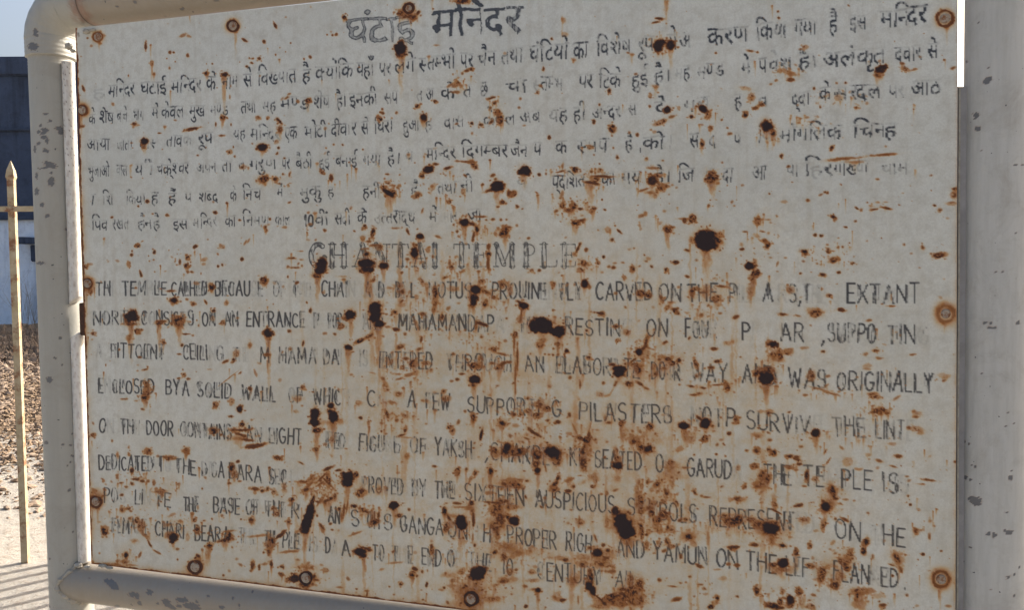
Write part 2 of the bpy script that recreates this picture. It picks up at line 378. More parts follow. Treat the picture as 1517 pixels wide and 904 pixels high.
T(0, 220, [(1480,170,26,20,0,.85,40),(1360,105,20,12,0,.6),(825,292,9,9,0,.95),(772,322,6,6,0,.85),(935,372,12,9,0,.65),(1203,358,12,9,0,.9),(855,365,6,5,0,.6),(805,375,5,5,0,.5),
 (1485,440,14,14,0,.6,40),(775,543,12,11,0,.95),(797,518,10,5,-25,.6),(740,572,5,6),(738,595,8,8,0,.8),(722,645,10,13,0,.9),(865,578,9,11,0,.95),(833,600,5,5,0,.7),
 (862,622,6,6,0,.6),(838,628,5,5,0,.6),(790,698,7,18,-20,.85),(855,562,6,5,0,.6),(1092,548,12,8,-20,.9),(1050,612,13,14,0,.9),(1045,657,13,14,0,.95),(1008,632,6,14,0,.8),
 (1075,690,10,8,0,.7),(1050,690,8,8,0,.6),(1240,548,16,10,20,.6),(1220,657,9,9,0,.9),(1243,650,7,11,0,.9),(1140,620,14,10,-20,.4,10),(1140,645,12,7,0,.4),(1218,590,5,9,-40,.6),
 (1353,618,8,10,0,.9),(1372,525,5,14,30,.6),(1390,515,5,14,30,.6),(1125,698,4,7,0,.7),(925,685,10,5,-20,.6),(868,688,5,5,0,.6),(478,660,14,12,0,.8),(1187,775,18,20,0,.9,40),
 (505,795,14,18,0,.75,20),(972,848,26,16,0,1,30),(960,795,26,7,0,.8),(1480,740,18,22,0,.75,30),(1082,868,11,10,0,.65),(1152,858,6,12,-30,.75),(1268,865,12,14,0,.45),
 (945,568,4,4,0,.6),(1275,822,7,4,0,.5),(600,622,4,3,0,.5)])
T(370, 220, [(78,170,28,20,0,.7,20),(145,172,17,12,0,.8),(225,145,8,20,15,.7),(188,142,5,5),(403,132,17,10,30,1),(455,162,9,15,0,.8,30),(225,300,12,6,-25,.7),(995,120,28,20,-10,1,20),
 (960,152,16,12,0,.85),(1105,108,24,9,-20,.85),(1250,90,14,28,-35,.85),(1195,72,40,6,5,.7),(1040,85,14,8,0,.8),(765,142,16,6,0,.8),(770,190,14,10,0,.7),(775,250,44,13,32,1.05,110),
 (745,215,20,10,0,.8),(795,205,22,8,0,.5),(800,245,14,18,0,.9,60),(835,145,6,5,0,.7),(935,250,20,12,0,.5,30),(930,265,18,10,-30,.8),(1020,215,12,28,20,.35),(1110,297,11,12,0,1),(1200,150,10,5,30,.8),
 (1380,212,34,28,-20,1.15,130),(1340,232,26,8,-18,.9),(1355,150,14,8,-25,.7),(1370,170,9,7,0,.7),(1475,252,13,15,0,1),(1443,250,7,18,0,.85),(1412,298,12,12,0,.85),(1385,325,9,5,0,.8),(1490,320,10,8,30,.85),
 (1190,240,12,16,0,.55),(1195,415,26,22,0,1,110),(1235,420,30,8,20,.9),(1265,450,13,24,-15,.9,60),(1245,490,8,30,10,.75),(1155,462,8,8,0,.7),(1425,460,22,20,-30,.85,100),(1445,440,18,8,0,.7),(1385,445,7,7,0,.5),
 (1370,478,8,9,0,.5),(1355,395,12,6,0,.7),(1400,398,8,8,0,.7),(1290,380,30,6,0,.7),(640,435,11,14,0,.9),(685,472,15,30,12,.9),(625,500,13,14,0,.5,40),(662,518,15,6,0,.7),(810,445,22,7,0,.6),(880,468,8,18,-30,.85),
 (945,492,22,17,0,1,40),(1045,492,16,7,20,.6),(960,345,7,14,15,.6),(98,455,9,14,0,.6),(198,440,12,6,0,.5),(240,612,22,8,-3,.9),(287,620,14,6,0,.55),(283,573,16,4,0,.55),(255,665,28,6,0,.7),(215,660,8,8,0,.6),(292,655,6,8,0,.6),
 (215,717,5,7,0,.8),(78,730,18,22,0,.7,40),(648,590,16,15,0,.9),(645,560,18,6,0,.6),(405,645,32,34,0,1.1,40),(393,680,26,22,0,1,40),(380,712,24,16,0,.9,130),(645,640,44,26,0,1.1,60),(650,678,34,20,0,.95,170),(742,655,24,18,0,1,90),
 (720,550,22,20,0,.45),(690,540,20,6,0,.7),(915,585,22,32,0,1,80),(920,540,16,10,0,.6),(990,567,10,12,0,.75),(1017,605,7,9,0,.7),(1120,665,15,14,0,.7),(1110,640,7,14,0,.6),(1330,592,15,14,0,.9),(1330,545,9,20,0,.7),(1327,645,7,40,0,.75,30),
 (872,660,8,6,0,.7),(845,692,7,7,0,.7),(525,730,14,9,0,.5,30),(520,715,24,5,0,.5),(688,735,10,14,20,.85),(1085,720,17,9,-15,.75),(955,740,12,22,-30,.6),(985,775,10,22,0,.5,40),(1030,800,16,44,-10,.75,40),(1255,790,30,24,-10,1,60),
 (1240,840,18,40,5,.85,60),(1310,800,34,12,20,.6),(1285,742,14,10,0,.8),(1405,765,14,22,0,.7),(1135,785,30,12,0,.5),(1310,870,12,16,10,.8,30),(700,885,36,26,0,1,60),(780,780,20,12,0,.35),(840,770,14,12,0,.6),(850,800,16,16,0,.55),(925,830,12,14,0,.4),
 (1360,830,9,9,0,.7),(1180,688,12,6,0,.6),(320,860,5,6,0,.8),(340,895,6,6,0,.9),(665,780,20,30,0,.35),(1450,790,14,30,0,.5,30),(1490,430,8,8,0,.5)])
T(740, 220, [(138,125,34,30,0,1.1,90),(222,147,9,10,0,.85),(260,140,6,9,0,.7),(420,118,19,17,0,.95,30),(335,130,26,6,-15,.8),(352,100,5,14,10,.6),(512,130,10,9,0,.7),(580,155,60,7,2,.9),(505,190,46,9,10,.95,120),
 (560,120,20,10,-50,.7),(535,175,20,14,-30,.75),(855,108,26,8,0,.6),(850,180,26,28,0,.9,60),(880,150,30,10,0,.8),(905,215,26,20,0,.75),(930,210,22,10,0,.7),(810,228,26,5,-15,.7),(845,245,30,10,0,.4,30),(1190,155,34,28,0,.85,120),
 (1175,175,30,22,0,.7,60),(80,252,13,15,0,1),(48,250,7,18,0,.85),(18,298,12,9,0,.85),(100,325,9,8,0,.85),(10,210,14,24,0,.9,40),(870,262,10,12,0,.5),(205,245,9,4,30,.7),(348,258,8,22,10,.5),(350,318,14,16,0,.8,20),(412,320,20,20,-10,.8,50),
 (390,345,30,12,0,.7,30),(452,337,20,9,0,.9),(316,348,14,8,-30,.7),(520,342,24,11,-35,.8,60),(588,342,8,6,0,.85),(460,400,22,8,-15,.85),(425,415,26,16,0,.9,60),(462,375,14,6,0,.5),(573,285,5,5,0,.9),(607,455,18,16,0,.45),(550,455,5,5,0,.6),
 (665,460,18,6,40,.95),(628,510,12,12,0,.6),(645,432,5,5,0,.7),(798,375,22,9,-15,.55),(815,360,10,9,0,.5),(920,350,10,9,0,.4),(940,455,24,20,30,.85,110),(962,440,18,8,0,.7),(1078,392,22,22,0,.8),(1033,400,9,13,0,.8),(1040,392,50,5,0,.5),
 (1168,320,9,10,0,.75),(1190,322,6,6,0,.5),(1157,518,54,54,0,1.2,200),(1150,500,46,40,0,1.2,0),(1215,510,28,14,30,1,60),(1230,485,14,16,0,.75),(1070,510,12,16,0,.6),(1048,568,20,9,15,.75),(580,605,7,8,0,1),(550,640,10,11,0,.95),(482,565,9,10,-30,.7),
 (438,555,8,34,22,.95),(415,590,10,10,0,.75),(468,640,22,16,30,.75,20),(452,678,18,12,20,.75),(610,660,9,7,0,.6),(635,665,12,9,0,.7),(685,637,10,5,0,.6),(742,670,13,18,0,.85,30),(696,720,10,10,0,.8),(572,692,8,6,0,.4),(645,640,10,5,0,.5),(808,595,5,5,0,.9),
 (985,636,22,12,0,.95),(932,678,12,14,0,.85),(1048,715,12,6,20,.8),(830,615,14,8,0,.35),(1395,658,28,24,0,1.1,20),(1420,700,20,20,-30,.85,120),(1410,735,12,20,0,.7,60),(1440,400,14,16,0,.75,30),(1370,465,12,6,0,.7),(1480,515,12,8,0,.65),(1495,545,14,16,0,.7),
 (1440,490,14,10,0,.35),(1350,535,10,10,0,.3),(475,755,20,22,0,1,60),(298,758,14,14,-30,.9,20),(500,770,9,14,0,.6),(20,755,26,12,0,.6),(178,682,14,12,0,.55),(790,810,26,18,0,.8,40),(830,820,18,16,0,.75),(905,840,10,22,-20,.7),(1075,805,16,24,0,.9,40),(1095,785,30,12,0,.7),
 (1210,835,28,16,0,.75,60),(1240,770,26,7,5,.8),(1150,790,26,34,0,.35,50),(130,875,22,20,30,.95,60),(115,860,26,8,20,.9),(975,897,20,8,0,.85),(940,885,14,10,0,.6),(700,885,5,7,0,.7),(1400,800,20,40,0,.3,80),(1270,325,4,4,0,.5),(1310,320,6,5,0,.7),
 (25,470,28,18,-35,.9,60),(38,395,5,5,0,.7),(160,500,8,6,0,.7),(345,710,4,4,0,.8),(1000,775,8,8,0,.5)])
T(1117, 220, [(150,42,9,12,0,.9),(430,5,9,14,0,.8),(465,60,50,7,-8,.6),(560,75,40,8,0,.4,60),(710,38,70,5,-4,.7),(690,172,14,6,0,.7),(1120,225,18,12,0,.85,30),(1115,262,22,22,0,.45),(1100,305,24,12,0,.5),(1008,318,9,7,0,.95),(1040,345,14,14,0,.5),
 (412,248,7,8,0,.9),(86,252,7,7,0,.8),(302,288,11,9,0,.7),(170,297,16,7,0,.3),(575,335,16,7,40,.85),(597,345,8,10,30,.6),(632,302,5,4,0,.8),(672,340,20,7,-10,.85),(733,332,32,6,10,.85),(690,302,12,6,0,.45),(735,300,12,5,0,.4),(442,382,20,10,15,.9),(450,395,9,10,0,.5),
 (22,408,16,24,0,.7),(80,398,16,6,0,.5),(128,378,6,9,0,.6),(340,484,12,9,0,.85),(372,487,15,9,0,.85),(510,438,9,5,15,.85),(50,465,12,5,0,.7),(80,540,14,18,30,.85,30),(55,515,16,10,20,.6),(285,575,26,14,10,.9,20),(290,590,14,10,0,.7),
 (408,537,7,5,0,.6),(415,565,10,11,0,.65),(440,572,14,5,0,.5),(467,553,7,6,0,.6),(495,550,7,6,0,.7),(532,527,5,4,0,.9),(472,500,5,5,0,.5),(445,622,24,18,-20,.85,20),(550,642,15,10,-20,.9),(473,693,9,7,0,.9),(385,705,18,10,15,.75),(260,697,8,7,0,.8),(320,690,5,4,0,.6),
 (20,690,16,20,-20,.85),(5,650,12,24,0,.75),(130,645,5,14,20,.6),(175,610,7,5,0,.5),(838,535,7,7,0,.6),(942,555,14,12,30,.5),(937,545,7,5,0,.7),(1030,598,32,15,0,.95),(1060,595,22,12,0,.35),(422,822,16,12,0,.75),(378,785,6,9,0,.6),(200,790,24,18,0,.45),
 (765,880,22,5,0,.7),(485,897,22,8,0,.85),(330,900,40,12,0,.3),(765,830,5,22,0,.5),(1090,900,20,8,0,.4)])
T(0, 440, [(975,20,24,14,0,.95,30),(1045,12,8,7,0,.6),(1082,40,9,10,0,.65),(1152,30,6,11,-30,.8),(1268,35,10,14,0,.35),(735,113,40,36,0,1.05,40),(735,150,34,14,0,.7,190),(893,148,20,10,0,1,150),(900,138,26,8,0,.7),(1003,135,28,30,0,.85,130),(1000,120,26,12,0,.7),
 (1045,208,20,5,0,.9),(1078,215,8,5,0,.6),(768,192,17,14,0,.95,20),(722,228,15,14,0,.6,90),(523,205,17,12,0,.6),(515,237,8,5,0,.4),(915,253,10,10,0,.85,60),(1018,270,8,8,0,.85),(1195,78,13,10,-15,.95),(1243,143,12,12,0,.85),(1112,158,6,9,0,.8),(1102,130,5,5,0,.7),
 (1190,120,10,14,0,.5),(1395,268,14,18,0,.4,20),(1495,205,20,28,0,1,60),(1258,362,24,7,-25,.75),(1303,355,10,16,10,.85),(1320,320,18,18,0,.5),(1492,322,14,8,0,.7),(815,405,18,6,-15,.8),(828,392,6,8,0,.7),(770,412,7,5,0,.5),(1000,320,12,5,0,.7),
 (1000,455,13,6,0,.8),(1030,440,10,12,0,.75),(822,520,18,34,0,.75,60),(810,560,20,18,0,.8,60),(815,480,16,12,0,.7),(690,570,20,5,0,.65),(765,580,12,5,0,.4),(1205,605,17,18,-20,.7,20),(1292,582,11,14,0,.6),(1338,628,17,18,0,1,20),(1290,668,14,8,0,.8),
 (1350,715,16,14,0,.95),(1345,745,44,8,0,.9),(1340,770,40,8,20,.8),(1310,745,24,10,0,.6),(1375,800,34,7,5,.85),(1190,750,24,18,0,.9),(1420,832,44,7,-10,.95),(1440,828,36,7,-12,.9),(1395,828,24,5,-10,.7),(520,772,14,11,0,.9),(625,805,6,9,0,.6),(825,863,17,16,0,.65,20),
 (718,840,8,10,0,.5),(718,880,8,12,0,.5),(655,880,8,14,0,.4),(1037,860,16,15,0,.85,50),(940,897,30,8,0,.6),(1330,790,50,14,0,.35,60),(1270,460,66,3,-38,.65),(1340,425,10,5,-38,.75),(1425,425,5,18,-20,.5),(1170,405,14,4,0,.5),(592,380,3,6,0,.8)])
T(370, 440, [(322,35,5,5,0,.8),(340,75,9,14,0,.9),(105,205,22,22,0,.95,280),(98,322,16,7,0,.7),(565,100,30,26,0,1.1,130),(540,120,26,10,0,1,0),(510,165,16,14,0,.9),(693,70,34,34,0,1.1,60),(700,115,32,34,0,1.1,60),(718,150,28,24,0,1.1,330),(610,248,32,11,-22,1,0),(665,220,26,12,-28,.65),
 (550,285,22,18,0,1,130),(300,258,5,14,15,.9),(222,190,9,10,0,.7),(5,262,8,14,0,.5),(805,85,14,12,0,.9),(760,97,8,5,0,.7),(815,183,18,8,10,.9),(768,168,14,6,0,.6),(840,280,20,14,-10,.65),(835,285,12,8,0,.8),(945,292,18,9,-25,.65),(955,240,7,16,10,.8),(865,208,8,8,0,.6),
 (1030,30,14,40,0,.6,30),(1022,72,10,11,0,.85,40),(1072,110,13,20,10,.75,30),(960,95,16,12,0,.7,30),(1105,65,14,8,-50,.5),(1245,20,22,34,0,.95,80),(1310,42,14,16,0,.95,20),(1285,150,34,9,20,.95),(1260,160,10,30,0,.7,40),(1480,205,14,14,0,.75),(1475,250,5,44,0,.7),
 (1358,295,18,12,10,.95),(1400,320,36,6,12,.7),(1290,225,12,9,0,.7),(1245,385,34,16,5,.95,20),(1250,462,30,26,0,1.05,130),(1245,495,18,12,0,.7),(1180,432,14,6,0,.75),(1155,462,10,8,0,.8),(1125,472,8,6,0,.6),(1390,395,26,12,-20,.8,70),(1410,375,24,9,-20,.7),(1352,372,14,9,0,.7),(1445,365,14,8,0,.7),
 (910,375,20,22,10,.7,30),(870,345,16,8,0,.7),(850,395,12,12,0,.7),(785,365,18,10,-30,.5),(830,432,18,6,0,.6),(835,458,20,6,-15,.6),(890,435,26,8,-15,.55),(920,425,14,14,0,.45),(985,370,30,12,0,.65),(1010,410,10,10,0,.5),(568,435,9,6,0,.5),(680,425,18,5,10,.45),
 (745,458,14,9,30,.6),(758,490,10,22,-20,.6),(770,520,12,10,0,.6),(830,545,20,16,0,.45),(1078,530,11,11,0,.75),(1090,570,26,16,0,.5,30),(1492,330,6,60,0,.8),(1480,430,5,60,0,.7),(296,503,13,13,0,.65,20),(292,608,8,6,0,.6),(268,570,26,16,0,.4,20),(605,592,18,14,0,.4,10),
 (965,580,12,8,0,.5),(800,590,24,8,10,.55),(450,608,20,16,0,1.05,0),(367,655,24,34,0,1.15,0),(366,700,24,24,0,1.1,10),(375,745,26,14,0,.9,150),(467,670,28,34,0,1.1,200),(450,640,18,14,0,.9,0),(620,675,11,9,0,.9,10),(767,655,12,24,-20,.85,20),(865,665,24,12,20,.55),(822,690,10,8,-20,.65),
 (1115,728,14,12,0,.85),(1135,752,11,20,15,.7),(1165,700,8,14,10,.6),(1200,640,8,8,0,.6),(1405,707,20,17,0,.9,50),(1245,670,13,24,-10,.9,60),(1292,770,10,36,10,1,20),(1470,660,16,10,0,.75),(1480,720,18,10,0,.4),(738,750,6,6,0,.8),(850,772,28,7,-18,.9),(868,745,10,18,0,.75),
 (870,785,30,5,5,.4),(735,705,9,6,0,.5),(460,795,12,14,0,.6,40),(540,848,12,5,0,.65),(455,700,50,12,0,.25,100),(60,830,22,8,-8,.9),(30,840,34,7,-10,.85),(150,897,16,8,0,.8),(500,690,20,12,0,.35),(1365,855,18,14,0,.9,20),(1440,845,20,20,0,.8,40),(1370,875,24,20,0,.6,30),(1480,870,26,24,0,.8,60),
 (985,710,7,5,0,.5),(880,885,20,16,0,.35,20),(930,160,10,30,-20,.45),(1345,60,6,6,0,.5),(1160,35,12,6,0,.4),(845,45,20,10,0,.35),(1285,360,16,30,0,.5),(255,640,18,10,0,.3)])
T(740, 440, [(130,45,26,18,25,.95,60),(120,90,6,60,6,.7),(110,130,14,20,0,.55,20),(245,158,60,40,5,1.2,80),(200,165,30,36,0,1.15,20),(330,195,34,30,0,1.15,110),(300,190,30,16,0,1.1,0),(85,215,14,16,0,.8),(78,260,5,50,0,.6),(97,350,5,70,0,.7),(85,500,4,90,0,.65),(225,272,20,16,0,.7,60),(325,268,10,14,0,.8,60),(240,240,22,14,0,.5,60),
 (552,90,34,8,8,.95),(575,92,14,12,0,.6),(985,82,24,12,35,1,0),(940,60,10,26,30,.6),(955,30,22,10,0,.5),(705,60,6,6,0,.7),(297,75,6,6,0,.7),(1320,112,17,9,-20,.75),(1130,105,9,9,0,.5),(1230,92,9,6,0,.6),(657,245,10,11,10,.85),(715,195,24,18,0,.5,20),(650,165,20,10,0,.7),
 (820,245,14,36,15,.7,20),(805,285,26,9,-40,.85),(778,310,17,20,0,1,30),(820,320,22,22,0,.4),(745,355,26,8,-40,.85),(760,380,44,14,10,.6,60),(775,410,20,22,0,.75,60),(375,305,12,11,0,1),(300,290,6,6,0,.8),(252,320,6,5,0,.8),(275,323,6,5,0,.8),(298,325,6,6,0,.8),(325,322,7,6,0,.7),
 (498,340,14,12,0,.85,10),(635,380,26,9,10,.95),(672,418,32,30,0,1.1,60),(650,400,26,14,0,1,0),(720,485,24,18,0,.65),(790,490,30,8,35,.8),(820,512,18,6,15,.7),(645,490,24,8,-65,.75),(625,530,22,3,-55,.6),(580,478,8,10,0,.7),(393,452,10,9,0,.7,10),(450,495,6,20,0,.7),(275,500,14,10,20,.45),
 (565,545,20,12,0,.4),(605,550,18,5,-20,.35),(940,345,26,14,0,.75),(965,370,22,18,0,.85,20),(1000,355,16,16,0,.8),(890,350,14,10,0,.6),(900,330,20,8,0,.4),(1200,290,17,8,0,.8),(1215,360,17,10,0,.9),(1095,370,10,34,-20,.9),(1180,395,20,9,0,.8,30),(1265,485,18,12,20,.8),(1275,510,16,20,-10,.85,30),
 (1210,492,36,5,-3,.85),(1135,508,18,7,10,.8),(1072,500,22,8,10,.85),(1085,547,24,6,0,.75),(1115,540,16,7,0,.7),(1005,490,8,6,0,.7),(920,400,26,12,0,.5),(860,390,16,20,0,.5,20),(870,430,18,16,0,.5),(1275,258,18,10,0,.4),(1300,250,8,8,0,.4),(1345,335,6,5,0,.7),(1500,260,14,18,0,.8,30),
 (1485,455,34,34,0,1.1,130),(1470,410,30,14,20,.8),(1430,430,16,14,0,.75),(1100,440,12,12,0,.5),(940,540,4,5,0,.8),(960,560,4,4,0,.7),(155,568,9,8,0,.8),(265,625,20,18,0,.8),(220,600,30,26,0,.5,60),(160,640,20,14,0,.65),(210,665,30,18,0,.7,20),(80,660,9,9,0,.9),(118,655,12,10,0,.8),
 (15,710,24,16,0,.8),(195,762,34,8,30,.9),(165,740,12,8,40,.7),(325,700,14,9,20,.8),(392,662,8,12,-20,.8),(150,792,14,4,20,.85),(265,815,7,6,0,.9),(420,740,5,44,-25,.55),(500,745,4,44,15,.55),(450,790,24,12,20,.9,20),(485,800,24,20,0,.9,110),(470,850,14,34,10,.75,40),(498,770,8,20,0,.85),
 (680,710,13,16,0,1,100),(608,703,18,8,0,.75),(690,760,14,40,0,.3,60),(745,810,24,20,0,.6,40),(740,790,40,14,0,.4),(795,840,40,12,22,.85,30),(830,850,22,16,-30,1,30),(840,725,18,17,0,.95,30),(870,765,7,7,0,.7),(780,815,12,10,0,.7),(1035,722,30,20,10,1.1,110),(1055,780,40,30,20,.3,50),(1145,790,18,17,0,.95,0),
 (1150,705,30,28,10,1,60),(1120,680,24,8,40,.9,0),(1188,722,10,8,0,.8),(1280,762,12,9,0,.95),(1322,690,12,18,0,.95),(1235,675,8,8,0,.6),(1250,820,6,5,0,.8),(1440,772,26,12,0,.35),(1450,720,8,6,0,.6),(1435,860,14,14,0,.6),(1380,860,8,6,0,.7),(1210,882,6,6,0,.7),(1005,850,16,12,-20,.6),
 (650,860,14,18,0,.6,40),(300,870,42,28,20,1,80),(280,860,30,18,0,1,0),(215,880,30,24,0,.8,50),(110,860,34,18,0,.9,40),(40,840,20,22,0,1,60),(385,765,14,8,0,.4),(545,745,12,6,0,.35),(535,800,10,10,0,.6),(600,810,9,7,0,.5),(810,770,22,9,-50,.3),(1500,650,10,10,0,.7),(590,680,10,24,0,.3,20)])
T(1117, 440, [(160,97,26,9,5,.8),(242,105,18,6,10,.6),(345,93,28,20,0,.8),(485,75,26,8,0,.95),(640,132,14,7,-10,.6),(765,52,22,4,0,.7),(105,268,24,20,0,.95,20),(145,325,14,28,-25,1,30),(110,320,24,22,20,.55,30),(190,308,26,17,-20,.75,20),(125,345,40,18,0,.3,20),(385,305,15,8,0,.9),(280,285,18,7,0,.4),
 (625,318,14,10,-20,.5),(680,300,20,10,0,.65),(700,342,20,7,5,.55),(883,322,18,6,-8,.75),(635,385,20,10,0,.4),(635,403,20,5,0,.4),(70,452,38,36,0,1.1,150),(80,410,30,16,10,.8),(30,420,24,10,20,.8),(320,440,20,30,0,.6),(365,515,60,6,15,.55),(430,540,44,7,15,.6),(285,548,14,7,0,.6),(400,500,20,6,-40,.6),
 (670,555,30,16,20,.65),(655,540,22,6,0,.5),(795,565,24,8,-30,.5),(690,640,30,16,15,.85),(670,645,22,10,0,.7),(720,630,30,14,20,.7),(740,650,14,8,0,.7),(760,625,10,6,0,.4),(893,640,9,7,0,.6),(903,670,18,8,0,.65),(910,650,24,18,0,.3),(90,640,18,12,0,.5),(40,640,20,8,0,.3),(345,765,28,22,10,1,100),(20,780,20,8,20,.55),(85,800,12,8,0,.6),
 (905,738,30,16,10,.45),(865,730,12,8,0,.65),(925,760,20,12,0,.4),(770,822,20,8,0,.35),(265,838,12,6,0,.6),(398,865,5,14,30,.85),(15,862,13,12,0,.7),(110,872,20,14,20,.9),(200,890,22,8,0,.85),(235,895,20,7,0,.8),(490,845,14,6,40,.5),(640,835,6,5,0,.5),(805,890,20,9,10,.75),(1020,462,6,5,0,.5),(1070,450,14,10,0,.35),(1060,440,30,12,0,.2)])
T(0, 664, [(825,18,18,14,0,.75,20),(1037,15,15,14,0,.9,40),(718,40,8,9,0,.5),(655,45,7,18,0,.45),(935,60,14,14,0,.6),(965,62,14,5,0,.6),(735,130,14,22,0,.7,30),(1290,112,14,24,10,1,40),(1305,150,20,30,0,.4,40),(655,160,8,20,10,.55),(577,187,9,8,0,.5),(755,175,24,9,5,.8),(792,187,13,9,0,.8),(735,200,10,8,0,.8),(825,185,9,9,0,.6),
 (857,195,9,14,0,.6),(1335,188,14,5,0,.7),(905,242,18,12,0,.8),(890,245,34,7,0,.5),(905,265,9,14,0,.5),(1127,228,5,7,0,.7),(1420,230,16,9,10,.8),(1462,240,12,11,0,.8),(1490,228,12,10,0,.7),(1390,228,9,7,0,.4),(1420,252,8,9,0,.4),(680,347,16,14,0,.55,20),(715,338,14,10,0,.75),(730,355,10,6,0,.6),(1070,370,9,8,0,.5,60),
 (1085,405,11,12,0,.75),(1135,407,9,6,0,.8),(1182,398,6,7,0,.8),(1398,405,20,20,0,.6,10),(762,405,12,20,10,.75,10),(785,440,20,26,0,.65,30),(725,395,14,10,0,.5),(585,465,20,22,0,.7,20),(572,455,9,10,0,.6),(965,505,22,30,10,.95,60),(955,490,28,18,0,.6),(985,490,12,8,0,.7),(1100,462,14,20,0,.9),(1260,515,30,12,-20,.95,60),(1275,490,14,22,15,.95,20),
 (1240,520,36,10,-10,.7),(1285,465,36,6,-5,.6),(1168,550,16,14,0,1,90),(1155,595,12,30,0,.3,60),(1470,585,5,9,0,.85),(1500,560,14,50,0,.6,40),(820,500,18,10,40,.4),(835,540,30,6,60,.8),(870,580,28,5,30,.7),(800,485,18,8,40,.5),(750,520,20,12,0,.3,20),(703,598,13,16,0,1,40),(695,640,24,10,0,.6),(685,632,14,6,-20,.6),(780,597,7,16,25,.65),(990,565,8,6,0,.6),(990,625,5,6,0,.8),
 (1410,660,11,22,5,.85),(1447,660,5,7,0,.85),(1447,680,5,5,0,.8),(1045,500,10,30,0,.35),(960,375,30,8,-20,.4),(1000,410,16,8,0,.4),(940,430,26,12,0,.35),(1430,495,36,5,-5,.5),(555,590,5,5,0,.5),(750,415,40,5,10,.3),(530,262,14,14,0,.4),(515,640,10,10,0,.5),(650,655,50,7,8,.5),(735,655,26,5,5,.5)])
